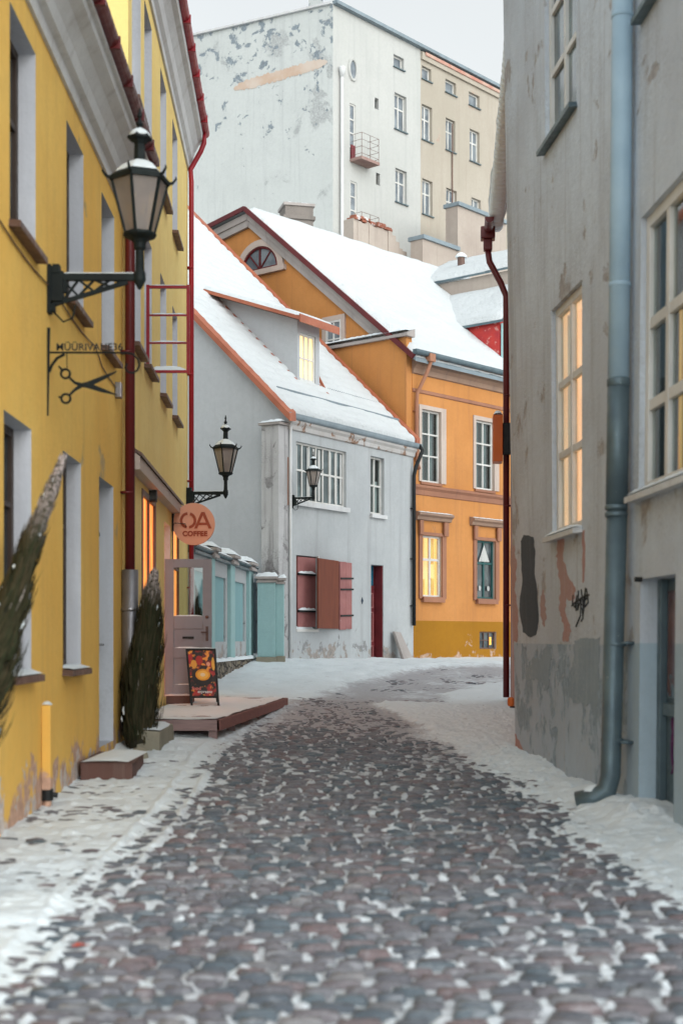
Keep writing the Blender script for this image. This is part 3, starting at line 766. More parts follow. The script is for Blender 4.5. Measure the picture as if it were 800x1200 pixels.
# conifers
def needles(name, c1, c2, frost):
    t = NT(name); g = t.n('ShaderNodeNewGeometry'); r = g.outputs['Random Per Island']
    a = t.n('ShaderNodeAttribute'); a.attribute_name = 'frost'
    c = t.mix(r, c1, c2); c = t.mix(t.math('MULTIPLY', a.outputs['Fac'], t.ramp(t.noise(25, 3), .3, .6)), c, frost)
    t.bsdf(c, .8, spec=.15); return t.m
M['needles'] = needles('conifer_needles', (.020, .026, .011), (.055, .043, .023), (.62, .52, .50))
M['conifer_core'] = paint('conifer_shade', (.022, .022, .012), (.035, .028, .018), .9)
M['trunk'] = paint('conifer_bark', (.07, .045, .032), None, .9)
def conifer(axis, radii, label, n=3200, frost_from=.72, seed=1, net=True):
    base = axis[0]
    t = thing('conifer', label, 'conifer', base, 'conifers tied up along the yellow houses')
    rnd = random.Random(seed)
    A = [Vector(p) for p in axis]
    seg = [0]
    for p, q in zip(A, A[1:]): seg.append(seg[-1] + (q - p).length)
    def at(f):
        s = f * seg[-1]
        for i in range(len(A) - 1):
            if s <= seg[i + 1] or i == len(A) - 2:
                k = (s - seg[i]) / (seg[i + 1] - seg[i]); break
        d = (A[i + 1] - A[i]).normalized()
        return A[i].lerp(A[i + 1], k), d, radii[i] * (1 - k) + radii[i + 1] * k
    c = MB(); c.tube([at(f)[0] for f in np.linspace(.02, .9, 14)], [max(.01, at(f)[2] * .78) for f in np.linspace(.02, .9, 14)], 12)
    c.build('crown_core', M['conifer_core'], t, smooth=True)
    m = MB(); fr = []
    for k in range(n):
        f = rnd.random() ** .85 * .97; p, d, r = at(f)
        x = d.cross(Vector((0, 1, .1))).normalized(); y = d.cross(x)
        a = rnd.random() * 6.283; rr = r * (.72 + .36 * rnd.random()) * (1 + .22 * math.sin(3 * a + 9 * f + seed) * math.sin(23 * f + 2 * a) + .10 * math.sin(41 * f + seed))
        o = (x * math.cos(a) + y * math.sin(a))
        st = p + o * rr
        ln = (.12 + .20 * rnd.random()) * (1 if f < .7 else max(.45, 1 - 1.9 * (f - .7)))
        dr = (d + o * (rnd.random() * .22 - .10) + Vector((rnd.random() - .5, rnd.random() - .5, rnd.random() - .5)) * .16).normalized()
        w = .0035 + .006 * rnd.random(); sd = dr.cross(o + Vector((rnd.random() - .5, rnd.random() - .5, rnd.random() - .5)) * .8).normalized() * w
        mid = st + dr * ln * .5 + o * .012
        e = st + dr * ln
        m.add([st - sd * .6, st + sd * .6, mid + sd, mid - sd, e], [(0, 1, 2, 3), (3, 2, 4)])
        fz = max(0.0, (f - frost_from) / (1 - frost_from)) ** .7 * (.55 + .45 * rnd.random())
        if f <= frost_from and rnd.random() < .004: fz = .5
        fr += [fz] * 5
    o = m.build('crown', M['needles'], t, fixn=False)
    at_ = o.data.attributes.new('frost', 'FLOAT', 'POINT'); at_.data.foreach_set('value', fr)
    sb_ = MB()
    for k in range(26):
        f = .12 + .8 * rnd.random(); p, d, r = at(f); x = d.cross(Vector((0, 1, .1))).normalized(); y = d.cross(x); a = rnd.random() * 6.283
        c_ = p + (x * math.cos(a) + y * math.sin(a)) * r * 1.02; e_ = c_ + d * (.03 + .07 * rnd.random()) + (x * math.cos(a) + y * math.sin(a)) * .01
        w_ = .008 + .012 * rnd.random(); sb_.tube([c_, c_.lerp(e_, .5), e_], [w_ * .5, w_, w_ * .3], 6)
    sb_.build('snow_clumps', M['snow'], t, smooth=True)
    q = MB(); q.tube([Vector(base) + Vector((0, 0, -.08)), at(.1)[0]], .05, 8); q.build('trunk', M['trunk'], t)
    return t
def cp(px, py, z): return ((px - HX) * z, z * FPX, H + (HY - py) * z)
conifer([(-2.1, 7.9, gz(-2.1, 7.9)), cp(-75, 955, .0049), cp(-45, 860, .0051), cp(-8, 765, .0054), cp(20, 690, .0057), cp(46, 612, .0060), cp(76, 532, .0063)],
        [.13, .2, .2, .13, .075, .036, .01], 'dark conifer with frosted tip leaning along the yellow wall at the left edge', 6500, .72, 3)
z2 = .0095; Y2 = z2 * FPX
def cp(px, py, z): return ((px - HX) * z, z * FPX, H + (HY - py) * z)
conifer([cp(164, 880, .00935), cp(163, 850, .0095), cp(166, 800, .0096), cp(171, 760, .00965), cp(176, 715, .0097), cp(181, 672, .0098)],
        [.13, .19, .19, .155, .095, .02], 'dark upright conifer tied up beside the grey downpipe and brown step', 5200, .76, 5)
conifer([cp(231, 806, .0158), cp(230, 770, .0158), cp(228, 735, .0158), cp(225, 700, .0158), cp(221, 668, .0158)],
        [.14, .19, .16, .10, .02], 'brownish conifer seen through the pane of the open grey door', 1800, .75, 9)

# wooden deck
dk = thing('wooden_deck', 'low snow dusted wooden deck on posts in front of the coffee shop', 'deck', (-1.9, 19.5, gz(-1.9, 19.5)))
zt = H - .98
edge = [(-1.455, 17.0), (-1.28, 18.9), (-.88, 23.3)]
def wx(y): return SL.w(SL.uy(y), .02, 0)[0]
def ex(y): return float(np.interp(y, [e[1] for e in edge], [e[0] for e in edge]))
b = MB(); y = 17.04; rnd = random.Random(2)
while y < 23.3:
    w = .135; dz = rnd.uniform(-.003, .003)
    b.hexa([(wx(y) + .02, y, zt - .03), (ex(y) - .03, y, zt - .03), (ex(y + w) - .03, y + w, zt - .03), (wx(y + w) + .02, y + w, zt - .03),
            (wx(y) + .02, y, zt + dz), (ex(y) - .03, y, zt + dz), (ex(y + w) - .03, y + w, zt + dz), (wx(y + w) + .02, y + w, zt + dz)])
    y += .142
b.build('planks', M['deck'], dk)
b = MB(); b.hexa([(wx(17), 17.0, zt - .125), (-1.455, 17.0, zt - .125), (-1.455, 17.035, zt - .125), (wx(17), 17.035, zt - .125),
                  (wx(17), 17.0, zt + .004), (-1.455, 17.0, zt + .004), (-1.455, 17.035, zt + .004), (wx(17), 17.035, zt + .004)])
b.build('front_board', M['deck'], dk, bevel=.004)
b = MB()
for (xa, ya), (xb, yb) in zip(edge, edge[1:]):
    b.hexa([(xa - .03, ya, zt - .125), (xa + .006, ya, zt - .125), (xb + .006, yb, zt - .125), (xb - .03, yb, zt - .125), (xa - .03, ya, zt + .004), (xa + .006, ya, zt + .004), (xb + .006, yb, zt + .004), (xb - .03, yb, zt + .004)])
b.build('side_board', M['deck_red'], dk)
for yy in (17.05, 18.3, 19.4, 20.4, 21.3, 22.2, 23.1):
    b = MB(); xx = ex(yy) - .09; b.box(WORLD, xx - .05, xx + .05, yy, yy + .1, gz(xx, yy) - .1, zt - .031); b.build('leg', M['deck'], dk)
for yy in (17.6, 19.4, 21.3):
    b = MB(); xx = wx(yy) + .35; b.box(WORLD, xx - .05, xx + .05, yy, yy + .1, gz(xx, yy) - .1, zt - .031); b.build('leg', M['deck'], dk)
b = MB()
P = []; nu_, nv_ = 60, 26
for i in range(nu_ + 1):
    yy = 17.03 + (23.25 - 17.03) * i / nu_
    for j in range(nv_ + 1):
        f = j / nv_; xx = wx(yy) + .03 + (ex(yy) - .035 - wx(yy) - .03) * f
        P.append((xx, yy, zt - .012 + .05 * float(fbm(np.array(xx * 2.2), np.array(yy * 2.2), 4))))
b.add(P, [(i * (nv_ + 1) + j, i * (nv_ + 1) + j + 1, (i + 1) * (nv_ + 1) + j + 1, (i + 1) * (nv_ + 1) + j) for i in range(nu_) for j in range(nv_)])
b.build('snow_cover', M['snow'], dk, smooth=True, fixn=False)

# menu board
mz = .0125; mY = mz * FPX
def mp(px, py, o=0.0): return ((px - HX) * mz, mY + o, H + (HY - py - 2.4) * mz)
mo = thing('menu_board', 'black A-frame pavement board with a coffee cup poster on the deck', 'menu board', (-2.09, mY, zt))
b = MB()
TL, TR, BR, BL = (218, 757.5), (252.5, 757.5), (256, 815), (223.5, 815)
for p, q in (((218.8, 758), (226, 824)), ((251.7, 758), (257, 824))): b.bar(mp(*p, .0), mp(*q, -.14), .032, .03)
b.bar(mp(218, 758.8), mp(252.5, 758.8), .03, .03); b.bar(mp(223.5, 814, -.12), mp(256, 814, -.12), .03, .03)
for p, q in (((220, 758), (222, 821)), ((251, 758), (253, 821))): b.bar(mp(*p, .03), mp(*q, .24), .028, .026)
b.build('frame', M['black_paint'], mo)
def pp(fx, fy, o=0.0):
    x = (TL[0] + 1.2) * (1 - fx) + (TR[0] - 1.2) * fx + fy * (4.6); y = 759.5 * (1 - fy) + 813.5 * fy
    return mp(x, y, -.12 * fy - .006 - o)
def poster():
    t = NT('poster_print'); v = t.pos((1, .2, 1))
    n1 = t.noise(9, 3, .5, v); n2 = t.noise(14, 3, .5, v, .5)
    c = t.mix(t.ramp(n1, .45, .62), (.012, .006, .005), (.42, .02, .015)); c = t.mix(t.ramp(n2, .56, .64), c, (.85, .28, .03))
    t.bsdf(c, .35); return t.m
b = MB(); b.hexa([pp(0, 0), pp(1, 0), pp(1, 1), pp(0, 1), pp(0, 0, -.008), pp(1, 0, -.008), pp(1, 1, -.008), pp(0, 1, -.008)])
ps = b.build('poster', poster(), mo)
def disc(cx, cy, rx, ry, o, mat, name, n=20):
    b = MB(); b.slab([pp(cx + rx * math.cos(k), cy + ry * math.sin(k), o) for k in np.linspace(0, 6.283, n + 1)[:-1]], (0, -.001, 0)); return b.build(name, mat, ps)
pc = lambda nm, c: paint(nm, c, None, .4)
disc(.50, .60, .38, .17, .002, pc('print_black', (.012, .008, .008)), 'printed_saucer'); disc(.52, .53, .27, .125, .0045, pc('print_orange', (.80, .30, .02)), 'printed_cup')
disc(.52, .53, .20, .09, .007, pc('print_amber', (.90, .45, .06)), 'printed_coffee'); disc(.52, .53, .09, .04, .0095, pc('print_cream', (.85, .60, .35)), 'printed_foam')
disc(.22, .30, .11, .09, .003, pc('print_glow', (.9, .38, .05)), 'printed_fruit'); disc(.74, .30, .07, .045, .003, pc('print_pink', (.85, .35, .22)), 'printed_candle')
disc(.05, .18, .07, .1, .003, pc('print_red', (.55, .02, .03)), 'printed_petal'); disc(.42, .22, .13, .10, .003, pc('print_red2', (.5, .025, .015)), 'printed_petal'); disc(.92, .30, .06, .14, .003, pc('print_yellow', (.9, .45, .06)), 'printed_fruit')
for body, fx, fy, cc, sz in (('food', .26, .825, (.75, .20, .18), .07), ('espresso', .56, .895, (.8, .74, .74), .06)):
    text_mesh('lettering', body, .07, .001, pc('print_' + body, cc), ps, lambda x, y, z, fx=fx, fy=fy, sz=sz: (lambda p: (p[0] + x * sz / .07, p[1] - .012 - z, p[2] + y * sz / .07))(pp(fx, fy)), bold=.0015)
snow_strip(Frame((mp(218, 757)[0], mY), (1, 0), (0, -1)), 0, .44, -.012, .012, mp(0, 757)[2] - .005, .012, mo)

# round coffee sign
cz3 = .0133; cY = cz3 * FPX
cs = thing('hanging_sign', 'round salmon coffee sign with rust brown lettering beside the open grey door', 'sign', ((227 - HX) * cz3, cY, H + (HY - 614) * cz3))
b = MB(); cx, czz, R = (227 - HX) * cz3, H + (HY - 614) * cz3, 24.2 * cz3
ring = lambda r, y: [(cx + r * math.cos(k), y, czz + r * math.sin(k)) for k in np.linspace(0, 6.2832, 49)[:-1]]
b.slab(ring(R, cY), (0, .07, 0)); b.build('disc', M['salmon'], cs, bevel=.006)
b = MB(); wxx = SL.w(SL.uy(cY + .035), 0, 0)[0]
b.box(WORLD, wxx + .002, cx - R * .92, cY + .015, cY + .055, czz - .03, czz + .0); b.box(WORLD, wxx - .02, wxx + .03, cY - .02, cY + .09, czz - .11, czz + .16)
b.tube([(wxx + .02, cY + .0, czz - .02), (wxx + .05, cY - .05, czz + .01), (cx - R * .4, cY - .03, czz - .0), (cx - R * .36, cY - .012, czz - .05)], .006, 5)
b.build('bracket', M['black_paint'], cs)
b = MB()
ox, oz, ro_, ri_ = cx - .085, czz + .055, .128, .088
for a0, a1 in ((-1.45, 1.30), (1.69, 4.50)):
    ks = np.linspace(a0, a1, 20)
    for k, k2 in zip(ks, ks[1:]):
        f = lambda r, a, y: (ox + r * math.cos(a), y, oz + r * math.sin(a))
        b.hexa([f(ri_, k, cY - .012), f(ro_, k, cY - .012), f(ro_, k2, cY - .012), f(ri_, k2, cY - .012), f(ri_, k, cY + .001), f(ro_, k, cY + .001), f(ro_, k2, cY + .001), f(ri_, k2, cY + .001)])
ax, az = cx + .145, czz + .055
def pr(p): b.slab([(ax + x, cY - .012, az + z) for x, z in p], (0, .0125, 0))
pr([(-.135, -.125), (-.09, -.125), (.018, .13), (-.026, .13)]); pr([(.09, -.125), (.135, -.125), (.026, .13), (.0185, .13), (-.003, .08)]); pr([(-.066, -.07), (.065, -.07), (.05, -.035), (-.05, -.035)])
b.build('letters', M['rust_letter'], cs)
text_mesh('lettering', 'COFFEE', .105, .005, M['rust_letter'], cs, lambda x, y, z: (cx + .02 + x, cY - .006 - z, czz - .155 + y), bold=.005, spacing=1.08)

# floodlight
fz = .01125; fY = fz * FPX
fl = thing('floodlight', 'small black floodlight dusted with snow above the lit shop window', 'floodlight', ((176 - HX) * fz, fY, H + (HY - 578) * fz))
b = MB(); fx = (176 - HX) * fz; fzz = H + (HY - 578) * fz
b.box(WORLD, fx - .09, fx + .09, fY - .06, fY + .06, fzz - .12, fzz + .11); b.build('housing', M['black_paint'], fl, bevel=.015)
b = MB(); b.box(WORLD, fx - .075, fx + .075, fY - .07, fY - .061, fzz - .085, fzz - .0); b.build('lamp_pane', M['glass'], fl)
b = MB(); b.hexa([(fx - .08, fY - .1, fzz + .02), (fx + .08, fY - .1, fzz + .035), (fx + .08, fY - .061, fzz + .05), (fx - .08, fY - .061, fzz + .05), (fx - .05, fY - .09, fzz + .055), (fx + .04, fY - .09, fzz + .05), (fx + .04, fY - .061, fzz + .075), (fx - .05, fY - .061, fzz + .075)]); b.build('snow_cap', M['snow'], fl)
b = MB(); wq = SL.w(SL.uy(fY), 0, 0)[0]; b.box(WORLD, wq - .02, fx - .05, fY - .02, fY + .02, fzz - .02, fzz + .02); b.build('bracket', M['black_paint'], fl)

# empty red sign frame
rz = .0112; rY = rz * FPX
rfm = thing('sign_frame', 'empty red metal frame with snowy rungs projecting from the upper yellow wall', 'sign frame', ((197 - HX) * rz, rY, H + (HY - 437) * rz))
def rp_(px, py): return ((px - HX) * rz, rY, H + (HY - py) * rz)
b = MB()
for x in (173.5, 220.5): b.bar(rp_(x, 334), rp_(x, 438), .038, .04)
for y in (336.5, 435.5): b.bar(rp_(175.3, y), rp_(218.7, y), .036, .034)
for y in (369.5, 402): b.bar(rp_(175.2, y), rp_(218.8, y), .026, .022)
xw = SL.w(SL.uy(rY), 0, 0)[0]
for y in (350, 420): b.bar((xw, rY + .02, rp_(0, y)[2]), (rp_(174, y)[0], rY + .02, rp_(0, y)[2]), .025, .025)
b.build('frame', M['red'], rfm)
RF = Frame((0, rY), (1, 0), (0, -1))
for y, h_ in ((334.8, .012), (368.6, .02), (401.1, .02), (434.2, .055)):
    snow_strip(RF, rp_(176, 0)[0], rp_(218, 0)[0], -.016, .016, rp_(0, y)[2], h_, rfm, 'rung_snow')
# ================================================================== garden wall, gate and pier
GW = Frame((-2.72, 25.6), (.61, 8.57)); GL = math.hypot(.61, 8.57)
gw = thing('garden_wall', 'white garden wall with teal panels and pilasters, snow caps and a rubble stone base', 'wall', (-2.4, 30, gz(-2.4, 30)))
pan = [(.055, .215), (.285, .49), (.605, .825)]; pil = [(.228, .272), (.515, .585), (.85, .93)]
b = MB()
hol = [(a * GL, c * GL, H - .07, H + 1.25, .05) for a, c in pan]
wall(b, GW, 0, GL, H - .5, H + 1.55, hol, 0, 0)
b.quad(GW.w(0, -.35, -.2), GW.w(GL, -.35, -.2), GW.w(GL, -.35, H + 1.55), GW.w(0, -.35, H + 1.55))
for u in (0, GL): b.quad(GW.w(u, -.35, -.2), GW.w(u, 0, -.2), GW.w(u, 0, H + 1.55), GW.w(u, -.35, H + 1.55))
b.build('wall_body', M['white_plaster'], gw)
for h in hol:
    b = MB(); b.quad(GW.w(h[0], -.045, h[2]), GW.w(h[1], -.045, h[2]), GW.w(h[1], -.045, h[3]), GW.w(h[0], -.045, h[3])); b.build('panel', M['teal_panel'], gw)
for a, c in pil:
    b = MB(); b.box(GW, a * GL, c * GL, -.3, .08, H - .45, H + 1.57); p = b.build('pilaster', M['teal_pale'], gw, bevel=.01)
    b = MB(); b.box(GW, a * GL - .08, c * GL + .08, -.42, .16, H + 1.57, H + 1.63); b.box(GW, a * GL - .05, c * GL + .05, -.39, .13, H + 1.63, H + 1.70); b.box(GW, a * GL - .11, c * GL + .11, -.45, .19, H + 1.70, H + 1.76); b.build('pilaster_cap', M['stone_trim'], p)
    snow_strip(GW, a * GL - .12, c * GL + .12, -.46, .2, H + 1.76, .13, p)
b = MB(); b.sweep(GW, 0, GL, [(-.40, H + 1.55), (.10, H + 1.55), (.10, H + 1.60), (.06, H + 1.62), (.13, H + 1.66), (.13, H + 1.69), (-.40, H + 1.69)]); b.build('coping', M['zinc'], gw)
snow_strip(GW, 0, GL, -.41, .13, H + 1.692, .09, gw, nu=70)
b = MB(); rnd = random.Random(4)
n = 46; P = []
for i in range(n + 1):
    for j in range(9):
        z = -.1 + (H - .48 + .1) * j / 8
        P.append(GW.w(GL * i / n, .05 + .07 * rnd.random() + (.05 if j < 4 else 0), z if j < 8 else z + .03 * rnd.random()))
    P.append(GW.w(GL * i / n, -.02, H - .46))
k = 10
b.add(P, [(i * k + j, i * k + j + 1, (i + 1) * k + j + 1, (i + 1) * k + j) for i in range(n) for j in range(9)])
b.build('stone_base', M['rubble'], gw)
snow_strip(GW, .3, GL, .0, .15, H - .47, .07, gw, 'base_snow', nu=50)

gt = thing('iron_gate', 'dark narrow iron gate between the garden wall and the teal pier', 'gate', (-2.1, 34.9, gz(-2.1, 34.9)))
GA = Frame((-2.10, 34.3), (.10, 1.5)); gb = gz(-2.1, 34.9) + .03
b = MB()
for u in (0.02, 1.45): b.box(GA, u, u + .05, -.025, .025, gb, H + 1.35)
for z in (gb + .08, gb + .95, H + 1.15): b.box(GA, .07, 1.45, -.018, .018, z, z + .05)
b.build('gate_frame', M['zinc'], gt)
b = MB()
for i in range(13): u = .12 + i * .105; b.box(GA, u, u + .055, -.012, .012, gb + .06, H + 1.45)
b.build('gate_bars', M['tin_grey'], gt)

gp_ = thing('gate_pier', 'pale teal gate pier with a snowy moulded cap against the white house corner', 'gate pier', (-1.7, 33.4, gz(-1.7, 33.4)))
zb = gz(-1.7, 34.2)
zb = gz(-1.7, 33.4)
b = MB(); b.box(WORLD, -1.955, -1.535, 33.15, 33.6, zb + .2, H + 1.30); b.box(WORLD, -1.535, -1.345, 33.27, 33.5, zb + .22, H + 1.27); b.build('shaft', M['teal_pale'], gp_, bevel=.012)
b = MB(); b.box(WORLD, -1.985, -1.515, 33.1, 33.65, zb - .15, zb + .2); b.box(WORLD, -1.515, -1.32, 33.22, 33.52, zb - .15, zb + .22); b.build('base', M['stone'], gp_, bevel=.012)
b = MB()
for e, z0, z1 in ((.03, 1.30, 1.345), (.0, 1.345, 1.385), (.05, 1.385, 1.44)):
    b.box(WORLD, -1.955 - e, -1.535 + e, 33.15 - e, 33.6 + e, H + z0, H + z1); b.box(WORLD, -1.53, -1.345 + e, 33.27 - e, 33.5, H + z0 - .03, H + z1 - .03)
b.build('cap', M['stone_trim'], gp_)
snow_strip(Frame((-2.01, 33.1), (1, 0), (0, 1)), 0, .53, 0, .55, H + 1.44, .12, gp_); snow_strip(Frame((-1.48, 33.22), (1, 0), (0, 1)), 0, .19, 0, .29, H + 1.41, .09, gp_)

# ================================================================== white house
WO = (-1.29, 34.17); WD = (.521, .853); WB = (-.853, .521)
WH = Frame(WO, WD, (.853, -.521)); WG = Frame(WO, WB, (-.521, -.853))
wh = thing('white_house', 'white plastered two storey house with snowy roof, lit dormer and pink shutters', 'house', (-1.29, 34.17, gz(-1.3, 34.2)))
WL = 6.3
def wz(px, py): return WH.uz(px, py)[1]
hB = (WH.u(347), WH.u(405.5), H + 3.35, H + 4.78, .16)
hS_ = (WH.u(434), WH.u(450), H + 3.3, H + 4.82, .2)
hSh = (WH.u(347), WH.u(371.5), H + .22, H + 2.02, .16)
hD = (WH.u(434.5), WH.u(449), H - .64, H + 1.95, .3)
b = MB(); zg = .2
wall(b, WH, 0, WL, zg, H + 5.5, [hB, hS_, hSh, hD], 0, 0)
b.quad(WH.w(WL, 0, zg), WH.w(WL, -16, zg), WH.w(WL, -16, H + 5.5), WH.w(WL, 0, H + 5.5))
b.quad(WG.w(16, 0, zg), WH.w(WL, -16, zg), WH.w(WL, -16, H + 5.5), WG.w(16, 0, H + 5.5))
b.poly([WH.w(WL, 0, H + 5.5), WH.w(WL, -16, H + 5.5), WH.w(WL, -8, H + 5.45 + .96 * 8)])
b.build('wall', M['white_plaster'], wh)
b = MB(); b.poly([WG.w(0, 0, zg), WG.w(16, 0, zg), WG.w(16, 0, H + 5.45), WG.w(8, 0, H + 5.4 + .96 * 8), WG.w(0, 0, H + 5.42)]); b.build('gable_wall', M['gable_plaster'], wh)
ca, cc = WG.u(306, .36), .02
b = MB(); b.hexa([WG.w(cc - .03, -.02, zg), WG.w(cc, .36, zg), WG.w(ca, .36, zg), WG.w(ca, -.02, zg), WG.w(cc - .03, -.02, H + 5.1), WG.w(cc, .36, H + 5.1), WG.w(ca, .36, H + 5.1), WG.w(ca, -.02, H + 5.1)])
bt = b.build('buttress', M['pier_plaster'], wh, bevel=.02)
b = MB(); b.box(WG, cc - .06, ca + .05, -.02, .42, H + 5.1, H + 5.16); b.build('buttress_cap', M['stone_trim'], bt); snow_strip(WG, cc - .06, ca + .05, 0, .43, H + 5.16, .09, bt)
b = MB(); b.tube([WH.w(.05, .05, zg), WH.w(.05, .05, H + 5.1)], .035, 8); b.build('corner_pipe', M['cornice'], wh, smooth=True)
b = MB(); b.box(WH, -.012, .0, .0, .03, H + 3.2, H + 4.35); b.build('rust_strip', M['orange_trim'], wh)
# roof
def RW(u, t, dz=0.0): return (WO[0] + WD[0] * u + WB[0] * t, WO[1] + WD[1] * u + WB[1] * t, H + 5.5 + .96 * t + dz)
T1 = 8.0
b = MB(); b.slab([RW(-.18, -.14), RW(WL + .08, -.14), RW(WL + .08, T1), RW(-.18, T1)], (0, 0, -.09))
bk = lambda u, t, dz=0: (lambda p: (p[0], p[1], H + 5.5 + .96 * (16 - t) + dz))(RW(u, t))
b.slab([bk(-.18, T1 + .002), bk(WL + .08, T1 + .002), bk(WL + .08, 16.2), bk(-.18, 16.2)], (0, 0, -.09))
ro = b.build('roof', M['tin_grey'], wh)
snow_roof([RW(-.10, -.10), RW(WL - .02, -.10), RW(WL - .02, T1), RW(-.10, T1)], .10, ro, nu=70, nv=160, ribs=.04, seed=3, edge=.12)
snow_roof([bk(-.18, 16.2), bk(WL, 16.2), bk(WL, T1), bk(-.18, T1)], .12, ro, nu=30, nv=30, seed=4)
b = MB()
b.hexa([RW(-.24, -.22, -.12), RW(.06, -.2, -.10), RW(.06, T1, -.10), RW(-.24, T1, -.12), RW(-.24, -.22, .05), RW(.05, -.2, .12), RW(.05, T1, .12), RW(-.24, T1, .05)])
b.build('barge_board', M['orange_tin'], ro)
b = MB(); b.hexa([RW(WL - .06, -.14, 0), RW(WL + .14, -.14, 0), RW(WL + .14, T1, 0), RW(WL - .06, T1, 0), RW(WL - .06, -.14, .16), RW(WL + .14, -.14, .2), RW(WL + .14, T1, .2), RW(WL - .06, T1, .16)]); b.build('verge_flashing', M['orange_tin'], ro)
b = MB(); b.bar(RW(.15, .42, .19), RW(WL - .1, .42, .19), .05, .05)
for i in range(7): b.bar(RW(.3 + i, .42, 0), RW(.3 + i, .42, .17), .03)
b.build('snow_guard', M['tin_grey'], ro)
rnd = random.Random(8)
b = MB()
for i in range(26):
    u = 3.4 + i * .1; b.bar(RW(u, .98 + .02 * rnd.random(), .05), RW(u, .98, .17), .035)
b.build('roof_hooks', M['tin_grey'], ro)
b = MB(); gp2 = [(.12 + .075 * math.cos(a), H + 5.33 + .075 * math.sin(a)) for a in [math.pi + math.pi * i / 6 for i in range(7)]]
b.sweep(WH, -.2, WL + .15, gp2 + [(.195, H + 5.40), (.045, H + 5.40)]); b.build('gutter', M['tin_grey'], wh)
b = MB(); b.sweep(WH, 0, WL, [(.001, H + 5.02), (.05, H + 5.04), (.07, H + 5.14), (.12, H + 5.2), (.13, H + 5.28), (.001, H + 5.28)]); b.build('cornice', M['peel'], wh)
window(WH, hB, wh, 'white_paint', 'glass_teal', 7, (.53,), at=.13, fw=.05, mw=.05, sill='cornice', sill_out=.10, sill_h=.12)
q = MB()
for i in range(9):
    u = hB[0] + (hB[1] - hB[0]) * (i + .5) / 9
    if i not in (1, 5): q.box(WH, u - .05, u + .05, -.085 - .004, -.085, hB[2] + .08, hB[3] - .08)
q.build('blind_strips', M['curtain_white'], wh)
window(WH, hS_, wh, 'white_paint', 'clear', 2, (.5,), at=.16, fw=.05, room='room', curtain='curtain_white', curtain_part=[(0, .38, 0, .98), (.62, 1, 0, .6)], sill='cornice', sill_out=.08, sill_h=.10)
# shutters
sw = MB(); a, c, z0, z1, dp = hSh
q = MB(); q.quad(WH.w(a, -dp + .01, z0), WH.w(c, -dp + .01, z0), WH.w(c, -dp + .01, z1), WH.w(a, -dp + .01, z1)); q.build('window_back', M['room'], wh)
q = MB(); q.box(WH, a - .0, c + .05, .002, .02, z0 - .06, z0); q.box(WH, c, c + .05, .002, .04, z0 + .002, z1 + .02); q.build('shutter_frame', M['white_paint'], wh)
sh = MB(); sh.box(WH, a + .12, c - .02, -.07, -.03, z0 + .06, z1 - .03); sho = sh.build('shutter', M['pink'], wh, bevel=.006)
for z in (z0 + .42, z1 - .48):
    q = MB(); q.box(WH, a + .10, c - .08, -.03, .02, z, z + .045); q.build('iron_bar', M['black_paint'], sho); snow_strip(WH, a + .1, c - .08, -.03, .03, z + .045, .06, sho, 'bar_snow')
q = MB(); q.box(WH, a + .02, a + .1, -.09, -.05, z0 + 1.3, z1 - .03); q.build('brown_strip', M['brown_board'], sho)
snow_strip(WH, a + .05, c - .1, -.12, -.02, z0, .09, wh, 'sill_snow')
ua, ub = WH.u(373, .34), WH.u(397, .05)
q = MB()
def lf(f, o, z): u = ua + (ub - ua) * f; oo = .34 + (.05 - .34) * f; return WH.w(u, oo + o, z)
q.hexa([lf(0, 0, z0 + .02), lf(1, 0, z0 + .02), lf(1, -.045, z0 + .02), lf(0, -.045, z0 + .02), lf(0, 0, z1 - .06), lf(1, 0, z1 - .06), lf(1, -.045, z1 - .06), lf(0, -.045, z1 - .06)])
tag(q.build('shutter', M['brown_board'], wh), 'brown inner face of an open shutter leaf')
ua, ub = WH.u(398, .05), WH.u(411.5, .03)
q = MB(); q.box(WH, ua, (ua + ub) / 2 - .01, .012, .06, z0, z1 - .07); q.box(WH, (ua + ub) / 2 + .01, ub, .012, .05, z0 + .02, z1 - .08); sho = q.build('shutter', M['pink'], wh, bevel=.005)
for z in (z0 + .35, z0 + 1.02, z1 - .5):
    q = MB(); q.bar(WH.w(ua + .02, .07, z), WH.w(ub + .06, .06, z + .02), .02, .045); q.build('hinge', M['black_paint'], sho)
# house door
a, c, z0, z1, dp = hD
z0 = max(z0, H - .64)
q = MB(); q.box(WH, a + .002, c - .002, -dp + .003, -dp + .05, z0 + .01, z1 - .62); q.box(WH, a + .002, c - .002, -dp + .005, -dp + .06, z1 - .62, z1 - .54); q.box(WH, a + .002, a + .06, -dp + .005, -dp + .05, z1 - .54, z1 - .004); q.box(WH, c - .06, c - .002, -dp + .005, -dp + .05, z1 - .54, z1 - .004)
q.box(WH, c - .035, c - .003, -dp + .06, -.02, z0 + .02, z1 - .01)
dr = q.build('door', M['wine_door'], wh, bevel=.004)
for za, zb in ((z0 + .12, z0 + .45), (z0 + .55, z0 + 1.35), (z0 + 1.45, z0 + 1.85)):
    q = MB(); 
    for p in ((a + .09, a + .12, za, zb), (c - .18, c - .15, za, zb), (a + .12, c - .18, za, za + .03), (a + .12, c - .18, zb - .03, zb)): q.box(WH, p[0], p[1], -dp + .051, -dp + .075, p[2], p[3])
    q.build('panel_moulding', M['pink'], dr)
q = MB(); q.box(WH, a + .06, c - .06, -dp + .01, -dp + .02, z1 - .54, z1 - .004); q.build('transom_pane', paint('blue_pane', (.03, .16, .25), None, .2), dr)
q = MB(); q.box(WH, a + .17, a + .30, -dp + .052, -dp + .06, z0 + 1.53, z0 + 1.75); q.build('notice', M['white_paint'], dr)
